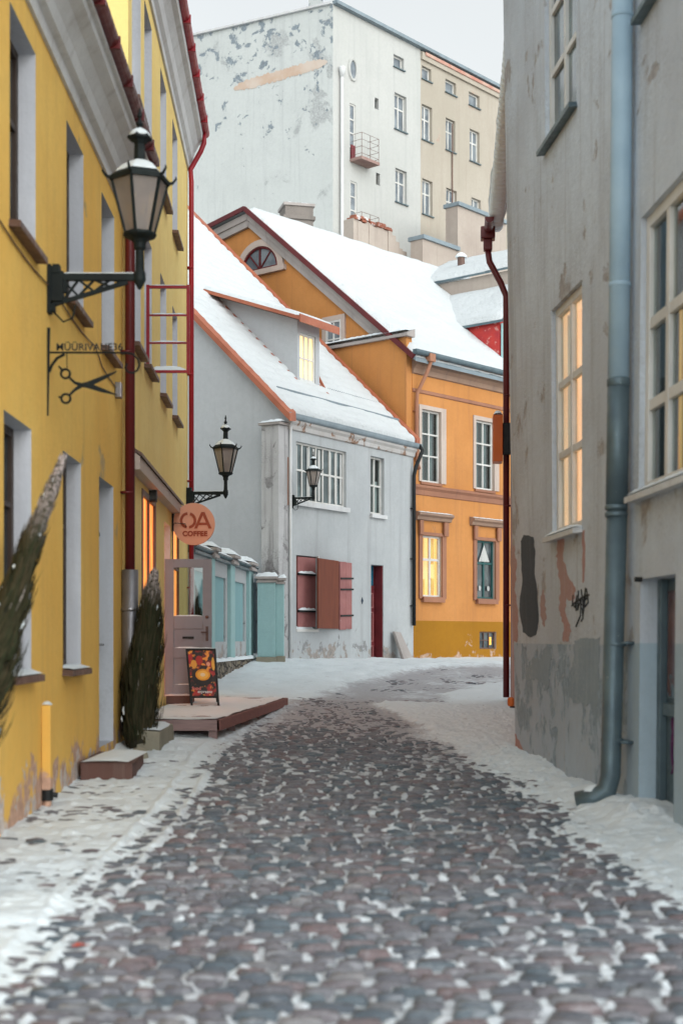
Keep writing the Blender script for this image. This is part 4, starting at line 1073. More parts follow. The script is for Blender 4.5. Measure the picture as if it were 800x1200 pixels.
q = MB(); q.box(WH, a - .15, c + .35, 0.002, .4, zg, H - .62); q.build('door_step', M['stone_trim'], wh, bevel=.01)
snow_strip(WH, a - .12, c + .3, .02, .4, H - .62, .05, wh, 'step_snow')
q = MB(); u, z = WH.uz(424, 704); q.slab([WH.w(u - .05, .002, z), WH.w(u, .002, z - .09), WH.w(u + .05, .002, z), WH.w(u, .002, z + .09)], (WH.n[0] * .012, WH.n[1] * .012, 0)); q.build('house_plate', paint('navy_plate', (.02, .04, .07)), wh)
# downpipe at the right end
q = MB(); x = WL - .12
q.tube([WH.w(WL + .05, .16, H + 5.36), WH.w(WL + .05, .26, H + 5.2), WH.w(x + .05, .12, H + 4.75), WH.w(x, .085, H + 4.5), WH.w(x, .085, H + .35)], .055, 10)
brackets(q, WH, x, [H + .9, H + 2.2, H + 3.6], .08, .055); q.build('downpipe', M['black_paint'], wh, smooth=True)
# dormer
dm = MB()
U0, U1, TF = 1.95, 3.0, 1.0
def PW(u, t, z): p = RW(u, t); return (p[0], p[1], H + z)
zt_ = 8.14; tr = 3.6
zr = lambda t: 5.5 + .96 * t - .04
for uq in (U0, U1): dm.poly([PW(uq, TF, zr(TF)), PW(uq, TF, zt_), PW(uq, 3.70, 9.10), PW(uq, 3.74, zr(3.74))])
DFm = Frame(PW(0, TF, 0)[:2], WD, (.853, -.521))
hw = (U0 + .12, U1 - .18, H + 6.58, H + 7.85, .12)
wall(dm, DFm, U0, U1, H + zr(TF), H + zt_, [hw], 0, 0)
do_ = dm.build('dormer', M['gable_plaster'], ro)
w_ = window(DFm, hw, wh, 'white_paint', 'lit_yellow', 3, (.5,), at=.1, fw=.06, mw=.04, name='dormer_window')
q = MB(); rp4 = [PW(1.5, .62, 8.02), PW(3.3, .62, 8.02), PW(3.3, 3.75, 9.12), PW(1.5, 3.75, 9.12)]
q.slab(rp4, (0, 0, .09)); q.build('dormer_roof', M['orange_tin'], ro)
q = MB(); q.hexa([PW(1.46, .58, 7.96), PW(3.34, .58, 7.96), PW(3.34, .62, 7.96), PW(1.46, .62, 7.96), PW(1.46, .58, 8.15), PW(3.34, .58, 8.15), PW(3.34, .62, 8.17), PW(1.46, .62, 8.17)]); q.build('dormer_fascia', M['orange_tin'], ro)
snow_roof([PW(1.52, .66, 8.115), PW(3.28, .66, 8.115), PW(3.28, 3.75, 9.215), PW(1.52, 3.75, 9.215)], .1, ro, 'dormer_snow', nu=24, nv=24, seed=6, edge=.1)
q = MB(); q.bar(PW(U0 - .05, TF - .1, zr(TF - .1) + .1), PW(U0 - .05, 3.4, zr(3.4) + .1), .08, .16); q.bar(PW(U1 + .05, TF - .2, zr(TF - .2) + .1), PW(U1 + .05, 2.6, zr(2.6) + .1), .08, .16)
q.slab([PW(U1 + .1, TF + .2, zr(TF) + .05), PW(U1 + .12, TF - .35, zr(TF - .35) + .05), PW(U1 + .12, TF + .25, zr(TF) + .75)], (WD[0] * .04, WD[1] * .04, 0)); q.build('dormer_flashing', M['orange_tin'], ro)
q = MB(); q.box(DFm, U0 - .03, U1 + .03, .002, .05, H + 6.40, H + 6.52); q.build('dormer_sill', M['orange_tin'], ro)

l3 = copy_tree(lan); l3['label'] = 'smallest iron lantern, fixed to the white house in front of its barred window'
u3, z3 = WH.uz(341, 585); p3 = WH.w(u3, 0.01, z3 + .02); l3.location = p3; l3.rotation_euler = (0, 0, math.atan2(-.32, .947)); l3.scale = (.74, .74, .80)
# leaning slab
ls = MB(); u, z = WH.uz(458, 740); u2, _ = WH.uz(470, 775)
gl = gz(1.4, 38.5)
ls.hexa([WH.w(u, .35, gl - .05), WH.w(u2, .35, gl - .05), WH.w(u2, .45, gl - .05), WH.w(u, .45, gl - .05), WH.w(u - .05, .06, z), WH.w(u2 - .28, .06, z - .02), WH.w(u2 - .28, .14, z - .02), WH.w(u - .05, .14, z)])
tag(ls.build('stone_slab', M['stone_trim'], bevel=.015), 'grey stone slab leaning on the white house to the right of its red door', 'stone slab')

# ================================================================== orange house
OO = (1.99, 40.0); OD = (.656, .755); OB = (-.755, .656)
OF = Frame(OO, OD, (.755, -.656)); OG = Frame(OO, OB, (-.656, -.755))
oh = thing('orange_house', 'orange plastered house with arched gable window, snowy roof and ochre plinth', 'house', (1.99, 40, gz(2, 40)))
OL = 12.0; ZE = H + 8.0
u1a, u1b = OF.u(493), OF.u(515.5); u2a, u2b = OF.u(556.5), OF.u(578)
hu = [(u1a, u1b, H + 4.45, H + 6.5, .14), (u2a, u2b, H + 4.45, H + 6.5, .14), (7.2, 8.2, H + 4.45, H + 6.5, .14)]
hl = [(OF.u(494), OF.u(516.5), H + 1.18, H + 2.92, .14), (OF.u(557.5), OF.u(579), H + 1.18, H + 2.92, .14), (7.2, 8.2, H + 1.18, H + 2.92, .14)]
hb = (OF.u(561.5), OF.u(581), H - .32, H + .2, .15)
b = MB(); zg = .2
wall(b, OF, 0, OL, zg, ZE, hu + hl + [hb], 0, 1, H + .5, 2)
b.quad(OF.w(OL, 0, zg), OF.w(OL, -14, zg), OF.w(OL, -14, ZE + 4), OF.w(OL, 0, ZE))
b.quad(OG.w(14, 0, zg), OF.w(OL, -14, zg), OF.w(OL, -14, H + 12), OG.w(14, 0, H + 12))
b.build('wall', [M['orange'], M['beige_reveal'], M['ochre']], oh)
AT, AZ = 6.33, H + 8.1 + .82 * 6.33
b = MB(); b.poly([OG.w(0, 0, zg), OG.w(14, 0, zg), OG.w(14, 0, AZ - 7.67 * .16 - .1), OG.w(AT, 0, AZ - .1), OG.w(0, 0, ZE)]); b.build('gable_wall', M['orange'], oh)
def RO(u, t, dz=0.0):
    z = H + 8.1 + .82 * t if t <= AT else AZ - .16 * (t - AT)
    return (OO[0] + OD[0] * u + OB[0] * t, OO[1] + OD[1] * u + OB[1] * t, z + dz)
b = MB(); b.slab([RO(-.3, -.35), RO(OL + .2, -.35), RO(OL + .2, AT), RO(-.3, AT)], (0, 0, -.1)); b.slab([RO(-.3, AT + .001), RO(OL + .2, AT + .001), RO(OL + .2, 14.2), RO(-.3, 14.2)], (0, 0, -.1))
ro2 = b.build('roof', M['tin_grey'], oh)
snow_roof([RO(-.24, -.3), RO(OL, -.3), RO(OL, AT), RO(-.24, AT)], .15, ro2, nu=90, nv=60, seed=11, edge=.14, ribs=.006)
snow_roof([RO(-.24, 14), RO(OL, 14), RO(OL, AT), RO(-.24, AT)], .15, ro2, nu=40, nv=30, seed=12, edge=.14)
b = MB()
for p, q in ((RO(-.32, -.3, -.02), RO(-.32, AT, -.02)), (RO(-.32, AT, -.02), RO(-.32, 14, -.02))): b.bar(p, q, .07, .14)
b.build('verge_trim', M['wine'], ro2)
b = MB()
for t0_, t1_ in ((.2, AT), (AT, 13.5)):
    for oo, dz, w, h in ((-.06, -.22, .14, .20), (-.03, -.42, .10, .22)):
        b.bar(RO(oo - .05, t0_, dz), RO(oo - .05, t1_, dz), w, h)
b.build('gable_moulding', M['stone_trim'], oh)
# arched window
ca_, zc0 = OG.uz(305.5, 317); r_ = abs(OG.u(284) - OG.u(327)) / 2
def arc(r, o, n=18): return [OG.w(ca_ + r * math.cos(math.pi * i / n), o, zc0 + r * .92 * math.sin(math.pi * i / n)) for i in range(n + 1)]
b = MB()
A1, A2, A3, A4 = arc(r_ + .22, .0), arc(r_ + .22, .09), arc(r_, .09), arc(r_, .0)
for i in range(18):
    b.quad(A1[i], A1[i + 1], A2[i + 1], A2[i]); b.quad(A2[i], A2[i + 1], A3[i + 1], A3[i]); b.quad(A3[i], A3[i + 1], A4[i + 1], A4[i])
b.box(OG, ca_ - r_ - .3, ca_ + r_ + .3, .001, .13, zc0 - .16, zc0 + .0)
aw = b.build('arched_window', M['beige_reveal'], oh)
tag(aw, 'half round attic window with dark panes')
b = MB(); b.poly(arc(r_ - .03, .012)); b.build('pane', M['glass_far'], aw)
b = MB(); b.tube(arc(r_ - .04, .04), .04, 6); b.box(OG, ca_ - .03, ca_ + .03, .015, .055, zc0, zc0 + r_ * .9)
for a in (.9, 2.25): b.bar(OG.w(ca_, .035, zc0 + .02), OG.w(ca_ + r_ * .93 * math.cos(a), .035, zc0 + r_ * .86 * math.sin(a)), .035)
b.box(OG, ca_ - r_, ca_ + r_, .015, .06, zc0, zc0 + .06); b.build('glazing_bars', M['wine'], aw)
ga, gc = OG.u(401), OG.u(383); _, gz1 = OG.uz(392, 376); _, gz0 = OG.uz(392, 420)
b = MB(); b.box(OG, ga - .14, ga, .002, .07, gz0, gz1 + .14); b.box(OG, gc, gc + .14, .002, .07, gz0, gz1 + .14); b.box(OG, ga, gc, .002, .07, gz1, gz1 + .14)
b.build('window_surround', M['beige_reveal'], oh)
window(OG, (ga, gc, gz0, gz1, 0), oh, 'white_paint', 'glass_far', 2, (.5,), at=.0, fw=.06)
# thicker lower gable wall with coping
ta, tb = OG.u(489, .25), OG.u(378, .25)
b = MB(); b.box(OG, .02, tb, .001, .25, zg + 4, H + 8.45); b.build('lower_gable_wall', M['orange'], oh)
b = MB(); b.hexa([OG.w(-.1, 0.001, H + 8.45), OG.w(tb, .001, H + 8.45), OG.w(tb, .36, H + 8.45), OG.w(-.1, .36, H + 8.45), OG.w(-.1, .001, H + 8.68), OG.w(tb, .001, H + 8.68), OG.w(tb, .36, H + 8.53), OG.w(-.1, .36, H + 8.53)])
cp_ = b.build('gable_coping', M['stone_trim'], oh); snow_strip(OG, 0.0, tb, .0, .36, H + 8.62, .08, cp_, nu=40)
# cornice, string course, frieze
b = MB(); b.sweep(OF, -.02, OL, [(.001, H + 7.45), (.06, H + 7.47), (.08, H + 7.6), (.16, H + 7.68), (.22, H + 7.85), (.30, H + 7.9), (.30, H + 8.0), (.001, H + 8.0)]); b.build('cornice', M['brick_trim'], oh)
b = MB(); b.sweep(OF, 0, OL, [(.001, H + 6.93), (.035, H + 6.95), (.035, H + 7.03), (.001, H + 7.05)]); b.build('frieze_band', M['orange_trim'], oh)
b = MB(); b.sweep(OF, 0, OL, [(.001, H + 4.05), (.03, H + 4.07), (.04, H + 4.2), (.10, H + 4.27), (.10, H + 4.33), (.001, H + 4.36)]); b.build('string_course', M['orange_trim'], oh)
b = MB(); gp3 = [(.36 + .075 * math.cos(a), H + 7.98 + .075 * math.sin(a)) for a in [math.pi + math.pi * i / 6 for i in range(7)]]
b.sweep(OF, -.35, OL, gp3 + [(.435, H + 8.04), (.285, H + 8.04)]); b.build('gutter', M['zinc'], oh)
for i, h in enumerate(hu):
    window(OF, h, oh, 'white_paint', 'clear', 2, (.36, .68), at=.12, fw=.055, mw=.045, room='room', curtain='curtain_dark', curtain_part=[(0, .32, 0, 1), (.55, .85, 0, 1)], sill='orange_trim', sill_out=.05, sill_h=.07)
    b = MB(); b.box(OF, h[1] + .002, h[1] + .24, .002, .04, h[2], h[3] + .12); b.box(OF, h[0] - .12, h[0] - .002, .002, .04, h[2], h[3] + .12); b.box(OF, h[0] - .002, h[1] + .002, .002, .038, h[3] + .002, h[3] + .12)
    b.build('window_surround', M['beige_reveal'], oh)
for i, h in enumerate(hl):
    if i == 0: window(OF, h, oh, 'white_paint', 'clear', 2, (.62,), at=.12, fw=.055, mw=.07, room='lit_yellow', curtain='lit_curtain', curtain_part=[(0, .3, .6, 1), (.68, .95, .55, 1), (.05, .35, 0, .28), (.6, .9, 0, .3)], sill='orange_trim', sill_out=.12, sill_h=.14)
    else:
        ww = window(OF, h, oh, 'teal_door', 'glass', 2, (.62,), at=.12, fw=.055, mw=.06, sill='orange_trim', sill_out=.12, sill_h=.14)
        if i == 1:
            b = MB(); m_ = (h[0] + h[1]) / 2
            b.slab([OF.w(m_ - .27, -.05, h[2] + 1.12), OF.w(m_ + .27, -.05, h[2] + 1.12), OF.w(m_, -.05, h[2] + 1.62)], (OF.n[0] * .004, OF.n[1] * .004, 0)); b.build('paper_tree', M['curtain_white'], ww)
            b = MB()
            for du in (-.22, .22): b.slab([OF.w(m_ + du + .06 * math.cos(k), -.05, h[2] + .32 + .08 * math.sin(k)) for k in np.linspace(0, 6.283, 13)[:-1]], (OF.n[0] * .004, OF.n[1] * .004, 0))
            b.build('paper_ornament', M['curtain_white'], ww)
    b = MB()
    b.box(OF, h[0] - .16, h[0] - .01, .002, .05, h[2] - .05, h[3] + .06); b.box(OF, h[1] + .01, h[1] + .2, .002, .05, h[2] - .05, h[3] + .06); b.box(OF, h[0] - .01, h[1] + .01, .002, .05, h[3] + .005, h[3] + .10)
    b.box(OF, h[0] - .2, h[0] - .04, .051, .11, h[3] + .02, h[3] + .42); b.box(OF, h[1] + .04, h[1] + .24, .051, .11, h[3] + .02, h[3] + .42)
    b.build('window_surround', M['orange_trim'], oh, bevel=.008)
    b = MB(); b.sweep(OF, h[0] - .34, h[1] + .38, [(.003, h[3] + .42), (.10, h[3] + .44), (.12, h[3] + .52), (.2, h[3] + .57), (.2, h[3] + .63), (.003, h[3] + .68)]); ho = b.build('window_hood', M['brick_trim'], oh)
    snow_strip(OF, h[0] - .32, h[1] + .36, .03, .19, h[3] + .64, .03, ho)
bw = window(OF, hb, oh, 'sill_brown', 'glass', 3, (.5,), at=.12, fw=.04, mw=.03, name='basement_window')
b = MB(); m_ = hb[1] - .3; b.box(OF, m_, m_ + .1, -.05, -.045, hb[2] + .12, hb[2] + .36); b.build('yellow_card', M['lit_curtain'], bw)
b = MB()
b.tube([OF.w(.35, .37, H + 7.95), OF.w(.35, .37, H + 7.75), OF.w(.30, .30, H + 7.5), OF.w(.10, .10, H + 6.9), OF.w(.08, .09, H + 6.6), OF.w(.08, .09, H + 5.0), OF.w(.05, .2, H + 4.75)], .055, 10); brackets(b, OF, .08, [H + 5.4, H + 6.4], .08, .055)
b.build('downpipe', M['orange_trim'], oh, smooth=True)
b = MB(); b.box(OF, .22, .48, .28, .46, H + 7.78, H + 8.0); b.build('rain_hopper', M['orange_trim'], oh)
# red clad dormer and the stepped side roofs
def PO(u, t, z): p = RO(u, t); return (p[0], p[1], H + z)
b = MB(); b.poly([PO(5.1, .55, 8.5), PO(5.1, .55, 9.85), PO(5.1, 2.55, 10.1)]); b.quad(PO(5.1, .55, 8.5), PO(7.2, .55, 8.5), PO(7.2, .55, 11.3), PO(5.1, .55, 9.85)); b.build('side_dormer', M['red_tin'], ro2)
b = MB(); b.box(Frame(PO(0, .5, 0)[:2], OD, (.755, -.656)), 5.08, 7.2, .0, .04, H + 8.5, H + 9.78); b.build('dormer_front', M['teal_pale'], ro2)
s1_ = [PO(4.95, .35, 9.86), PO(4.95, 8.0, 9.86), PO(7.3, 8.0, 11.5), PO(7.3, .35, 11.5)]
b = MB(); b.slab(s1_, (0, 0, -.07)); b.build('side_roof', M['zinc'], ro2)
snow_roof([PO(4.98, .4, 9.87), PO(4.98, 8, 9.87), PO(7.3, 8, 11.51), PO(7.3, .4, 11.51)], .16, ro2, 'side_roof_snow', nu=40, nv=20, seed=15)
b = MB(); b.hexa([PO(7.25, .2, 11.2), PO(7.45, .2, 11.2), PO(7.45, 6.5, 11.2), PO(7.25, 6.5, 11.2), PO(7.25, .2, 12.05), PO(7.45, .2, 12.05), PO(7.45, 6.5, 12.05), PO(7.25, 6.5, 12.05)]); b.build('roof_wall', M['beige_annex'], ro2)
b = MB(); b.slab([PO(7.12, .1, 12.06), PO(7.12, 6.6, 12.06), PO(10.5, 6.6, 13.6), PO(10.5, .1, 13.6)], (0, 0, .07)); b.build('upper_side_roof', M['zinc'], ro2)
snow_roof([PO(7.15, .1, 12.14), PO(7.15, 6.6, 12.14), PO(10.5, 6.6, 13.68), PO(10.5, .1, 13.68)], .16, ro2, 'upper_roof_snow', nu=30, nv=20, seed=16)
b = MB(); c = PO(8.6, 4.6, 12.7); b.tube([c, (c[0], c[1], c[2] + .55)], .13, 10); vp = b.build('roof_vent', M['sill_brown'], ro2)
b = MB(); b.lathe((c[0], c[1], c[2] + .55), [(.2, 0), (.2, .06), (.12, .14), (.02, .18)], 10); b.build('vent_snow', M['snow'], ro2)
# chimney
b = MB(); cY_ = 47.0; x0, x1 = (334 - HX) / FPX * cY_, (368 - HX) / FPX * cY_
CF = Frame((x0, cY_), (1, .25)); zt1 = H + (HY - 240) / FPX * cY_
b.box(CF, 0, x1 - x0, -.9, 0, H + 11.5, zt1); b.box(CF, -.06, x1 - x0 + .06, -.96, .06, zt1 - .45, zt1 - .32); ch = b.build('chimney', M['sooty'], ro2, bevel=.02)
b = MB(); b.box(CF, -.05, x1 - x0 + .05, -.95, .05, zt1, zt1 + .09); b.build('chimney_cap', M['stone_trim'], ro2)
snow_strip(CF, -.04, x1 - x0 + .04, -.94, .04, zt1 + .09, .09, ro2, 'chimney_snow')

# ================================================================== apartment block on the hill
AO = (-.34, 56.7); AF = Frame(AO, (.65, .76)); AL = Frame(AO, (-.888, .460), (-.460, -.888))
ab = thing('apartment_building', 'tall weathered white and beige apartment building with a blank side wall behind the snowy roofs', 'building', (-.34, 56.7, gz(0, 57)))
ZT = H + 743 / FPX * 56.7
def rect(x0, x1, y0, y1, d=.22):
    xm = (x0 + x1) / 2; return (AF.u(x0), AF.u(x1), AF.uz(xm, y1)[1], AF.uz(xm, y0)[1], d)
white = [rect(461, 473, 66, 80), rect(462, 476, 111, 153), rect(463, 476.5, 199, 238)]
doors = [rect(409.5, 416.5, 122, 190, .12), rect(410.5, 418, 213, 280, .12)]
nich = [rect(439, 443.5, 115, 128, .15), rect(440.5, 445, 203, 217, .15)]
beige = [rect(494, 505, 79, 94), rect(521.5, 534, 95, 110), rect(549, 561.5, 110, 125), rect(494, 506, 124, 165), rect(522, 533, 140, 177), rect(550, 561.5, 153, 190),
         rect(494.5, 506.5, 211, 252), rect(522.5, 535, 222, 259), rect(552, 563, 233, 270)]
us = AF.u(492.5); AE = AF.u(600)
b = MB(); wall(b, AF, 0, us, -.5, ZT, white + doors + nich, 0, 0); b.build('white_facade', M['wall_white2'], ab)
b = MB(); wall(b, AF, us, AE, -.5, ZT - .05, beige, 0, 0)
b.quad(AF.w(AE, 0, -.5), AF.w(AE, -14, -.5), AF.w(AE, -14, ZT), AF.w(AE, 0, ZT)); b.build('beige_facade', M['wall_beige'], ab)
ZL = lambda u: ZT + .0
b = MB(); b.poly([AL.w(0, 0, -.5), AL.w(22, 0, -.5), AL.w(22, 0, ZT), AL.w(1.1, 0, ZT), AL.w(1.1, 0, ZT + .55), AL.w(.45, 0, ZT + .55), AL.w(.45, 0, ZT), AL.w(0, 0, ZT)])
b.quad(AL.w(22, 0, -.5), AL.w(22, -14, -.5), AL.w(22, -14, ZT), AL.w(22, 0, ZT)); b.build('side_wall', M['wall_white'], ab)
b = MB(); b.box(AF, .0, AE, -10, .22, ZT + .002, ZT + .14); b.build('roof', M['tin_grey'], ab); b = MB(); b.box(AL, .01, 22, -9.5, .12, ZT + .004, ZT + .09); b.build('side_roof', M['cornice'], ab)
b = MB(); b.box(AF, us, AE, .002, .10, ZT - .42, ZT - .1); b.build('beige_cornice', M['wall_beige'], ab)
b = MB(); b.box(AF, us + .2, AE, .102, .15, ZT - .22, ZT - .08); b.build('red_flashing', paint('faded_red', (.45, .2, .15), (.5, .35, .28), .7), ab)
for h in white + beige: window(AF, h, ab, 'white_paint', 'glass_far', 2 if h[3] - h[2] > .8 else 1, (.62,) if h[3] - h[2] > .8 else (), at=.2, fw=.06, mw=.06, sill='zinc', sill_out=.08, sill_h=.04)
for h in doors:
    window(AF, h, ab, 'white_paint', 'glass_far', 1, (.25, .5, .75), at=.1, fw=.06, mw=.05, name='balcony_door')
    b = MB(); b.box(AF, h[0] + .1, h[1] - .02, -.03, .0, h[2], h[2] + .7); b.build('door_panel', M['wine_door'], ab)
uo, zo = AF.uz(413, 82); b = MB()
b.tube([AF.w(uo + .24 * math.cos(k), .02, zo + .42 * math.sin(k)) for k in np.linspace(0, 6.283, 21)[:-1]], .06, 6, closed=True); ow = b.build('oval_window', M['wall_white2'], ab)
b = MB(); b.poly([AF.w(uo + .22 * math.cos(k), .012, zo + .40 * math.sin(k)) for k in np.linspace(0, 6.283, 21)[:-1]]); b.build('pane', M['glass_far'], ow)
for (px, py0, py1) in ((412, 163, 190), (414, 256, 282)):
    ua_ = AF.u(410); ub_ = AF.u(431); z0_ = AF.uz(420, py1)[1]
    b = MB(); b.box(AF, ua_, ub_, .002, .62, z0_ - .12, z0_); bo = b.build('balcony', paint('rusty_slab', (.27, .16, .14), (.33, .23, .2), .8), ab)
    b = MB(); zt2 = z0_ + .95
    for z in (z0_ + .12, z0_ + .4, z0_ + .68, zt2):
        b.tube([AF.w(ua_ + .03, .02, z), AF.w(ua_ + .03, .59, z), AF.w(ub_ - .03, .59, z), AF.w(ub_ - .03, .02, z)], .009, 5)
    for u, o in ((ua_ + .03, .59), (ub_ - .03, .59), ((ua_ + ub_) / 2, .59)): b.tube([AF.w(u, o, z0_), AF.w(u, o, zt2)], .011, 5)
    b.build('railing', M['sill_brown'], bo)
b = MB(); up_ = AF.u(398); b.tube([AF.w(up_, .12, ZT - 2.4), AF.w(up_, .12, 4)], .065, 10); b.lathe(AF.w(up_, .12, ZT - 2.5), [(.07, -.3), (.14, 0), (.14, .1)], 10); b.build('downpipe', M['cornice'], ab, smooth=True)
b = MB(); up_ = AF.u(528.5); b.tube([AF.w(up_, .06, ZT - 2.6), AF.w(up_, .06, 4)], .03, 6); b.build('cable_pipe', M['sill_brown'], ab)
def band():
    t = NT('bare_render_band'); 
    t.bsdf(t.mix(t.ramp(t.noise(1.2, 5), .35, .65), (.50, .36, .27), (.56, .47, .40)), .9); return t.m
b = MB(); rnd = random.Random(5); top = []; bot = []
for i in range(81):
    f = i / 80; px = 274 + (384 - 274) * f; py = 104 + (72 - 104) * f; hh = 6 * (1 - (2 * f - 1) ** 8)
    top.append(AL.uz(px, py - hh - rnd.uniform(-1, 1.5))); bot.append(AL.uz(px, py + hh * .9 + rnd.uniform(-1, 1.5)))
for i in range(80): b.quad(AL.w(top[i][0], .012, top[i][1]), AL.w(top[i + 1][0], .012, top[i + 1][1]), AL.w(bot[i + 1][0], .012, bot[i + 1][1]), AL.w(bot[i][0], .012, bot[i][1]))
b.build('old_roofline', band(), ab)

# low walls in front of the apartment block
an = thing('stepped_wall', 'tan stepped wall with blue grey coping in front of the beige facade', 'wall', AF.w(AF.u(540, 3), 3, 3))
b = MB(); c = MB()
for x0, x1, y0 in ((495, 536, 287), (536, 592, 252)):
    ua_, ub_ = AF.u(x0, 3), AF.u(x1, 3); z = AF.uz((x0 + x1) / 2, y0, 3)[1]
    b.box(AF, ua_, ub_, 2.4, 3, 2, z); c.box(AF, ua_ - .05, ub_ + .05, 2.3, 3.1, z + .002, z + .16)
b.build('wall_body', M['beige_annex'], an); c.build('coping', M['tin_grey'], an)
br = thing('ruined_wall', 'crumbling beige wall topped with broken red bricks behind the orange house ridge', 'wall', AF.w(AF.u(445, 2), 2, 3))
b = MB(); ua_, ub_ = AF.u(414, 2), AF.u(476, 2); rnd = random.Random(9); n = 14
for i in range(n):
    a_, c_ = ua_ + (ub_ - ua_) * i / n, ua_ + (ub_ - ua_) * (i + 1) / n
    zt_a = AF.uz(445, 266 if i < 10 else 266 + (i - 9) * 5, 2)[1] + rnd.uniform(-.08, .08)
    b.box(AF, a_ - .001, c_ + .001, 1.5, 2 + rnd.uniform(-.02, .03), 2, zt_a)
b.build('wall_body', M['beige_annex'], br)
b = MB()
for i in range(26):
    f = rnd.random() * .72; u = ua_ + (ub_ - ua_) * f; z = AF.uz(445, 266, 2)[1] - .04 + rnd.random() * .12
    b.box(AF, u, u + .26, 1.6 + rnd.random() * .2, 2.02 + rnd.random() * .05, z, z + .09)
b.build('broken_bricks', M['brick'], br)
# ================================================================== RIGHT: grey house
RB = Frame((3.04, 0.0), (-90 / FPX, 1.0), (-1.0, -90 / FPX))
gh = thing('grey_house', 'rough grey plastered house on the right with blue grey plinth, big downpipe and white windows', 'house', (2.4, 12, gz(2.4, 12)))
rE = RB.uy(17.3)
h1 = (RB.u(681), RB.u(648), H + 1.07, H + 3.45, .13); h2 = (RB.u(745) - 1.75, RB.u(745), H + 1.17, H + 3.44, .13)
h3 = (RB.u(675), RB.u(643), H + 5.23, H + 7.4, .13); h4 = (RB.u(745) - 1.75, RB.u(745), H + 5.1, H + 7.3, .13)

dR = (RB.u(789), RB.u(748), H - 1.45, H + .48, .26)
up_ = RB.u(734)
b = MB(); wall(b, RB, up_, rE, -.4, H + 7.95, [h1, h3], 0, 0, H - .06, 1)
b.quad(RB.w(rE, 0, -.4), RB.w(rE, -8, -.4), RB.w(rE, -8, H + 7.95), RB.w(rE, 0, H + 7.95)); b.build('wall', [M['grey_plaster'], M['grey_paint']], gh)
b = MB(); wall(b, RB, RB.uy(6.9), up_, -.4, H + 7.95, [h2, h4, dR], 0, 0, H - .04, 1)
b.quad(RB.w(RB.uy(6.9), 0, -.4), RB.w(RB.uy(6.9), -8, -.4), RB.w(RB.uy(6.9), -8, H + 7.95), RB.w(RB.uy(6.9), 0, H + 7.95)); b.quad(RB.w(RB.uy(6.9), -8, -.4), RB.w(rE, -8, -.4), RB.w(rE, -8, H + 7.95), RB.w(RB.uy(6.9), -8, H + 7.95))
b.build('front_wall', [M['grey_plaster'], M['blue_paint']], gh)
b = MB(); b.sweep(RB, RB.uy(6.9), rE, [(-.2, H + 7.85), (.1, H + 7.85), (.3, H + 8.1), (.35, H + 8.2), (-.2, H + 8.2)]); b.build('cornice', M['grey_plaster'], gh)
b = MB(); b.slab([RB.w(RB.uy(6.9), .4, H + 8.21), RB.w(rE, .4, H + 8.21), RB.w(rE, -4, H + 10.7), RB.w(RB.uy(6.9), -4, H + 10.7)], (0, 0, .06)); rr = b.build('roof', M['tin_grey'], gh)
snow_roof([RB.w(RB.uy(6.9), .38, H + 8.28), RB.w(rE, .38, H + 8.28), RB.w(rE, -4, H + 10.77), RB.w(RB.uy(6.9), -4, H + 10.77)], .12, rr)
window(RB, h1, gh, 'white_paint', 'clear', 2, (.34, .67), at=.11, fw=.085, mw=.07, room='lit_warm', curtain='lit_drape', curtain_part=[(0, .38, 0, 1), (.70, 1, 0, 1)], sill='cornice', sill_out=.10, sill_snow=True)
window(RB, h2, gh, 'white_paint', 'clear', 3, (.30, .62), at=.11, fw=.10, mw=.09, room='room', curtain='lit_curtain', curtain_part=[(.30, .52, .55, 1), (.66, .70, 0, .62), (0, .2, 0, 1)], sill='cornice', sill_out=.11, sill_snow=True)
for h in (h3, h4): window(RB, h, gh, 'white_paint', 'glass_teal', 2, (.34, .67), at=.11, fw=.085, mw=.07, sill='zinc', sill_out=.09)
a, c, z0, z1, dp = dR
z0 = -.4
q = MB(); q.box(RB, a + .003, c - .003, -dp + .004, -dp + .06, z0, z1 - .004); q.box(RB, a + .003, a + .1, -dp + .06, -dp + .12, z0, z1 - .005); q.box(RB, c - .1, c - .003, -dp + .06, -dp + .12, z0, z1 - .005); q.box(RB, a + .1, c - .1, -dp + .06, -dp + .1, H - .62, H - .52)
dr = q.build('door', M['zinc'], gh, bevel=.006)
q = MB(); q.box(RB, a + .14, c - .14, -dp + .061, -dp + .07, H - .48, z1 - .1); q.build('pane', paint('dark_reddish_glass', (.07, .02, .025), (.16, .06, .03), .12, wear=(.10, .14, .16), wth=.55, wscale=4), dr)
q = MB(); q.tube([RB.w(a + .2, -dp + .06, H - .75), RB.w(a + .2, -dp + .12, H - .75), RB.w(a + .32, -dp + .12, H - .75)], .012); q.build('handle', M['steel'], dr)
q = MB(); u = (a + c) / 2 + .1
for k in range(3): q.tube([RB.w(u + .12 * math.cos(t * 2.2 + k), -dp + .068, H - .85 + .22 * math.sin(t * 1.7 + k * 2)) for t in np.linspace(0, 3, 14)], .012, 5)
q.build('spray_scribble', paint('purple_spray', (.10, .02, .09)), dr)
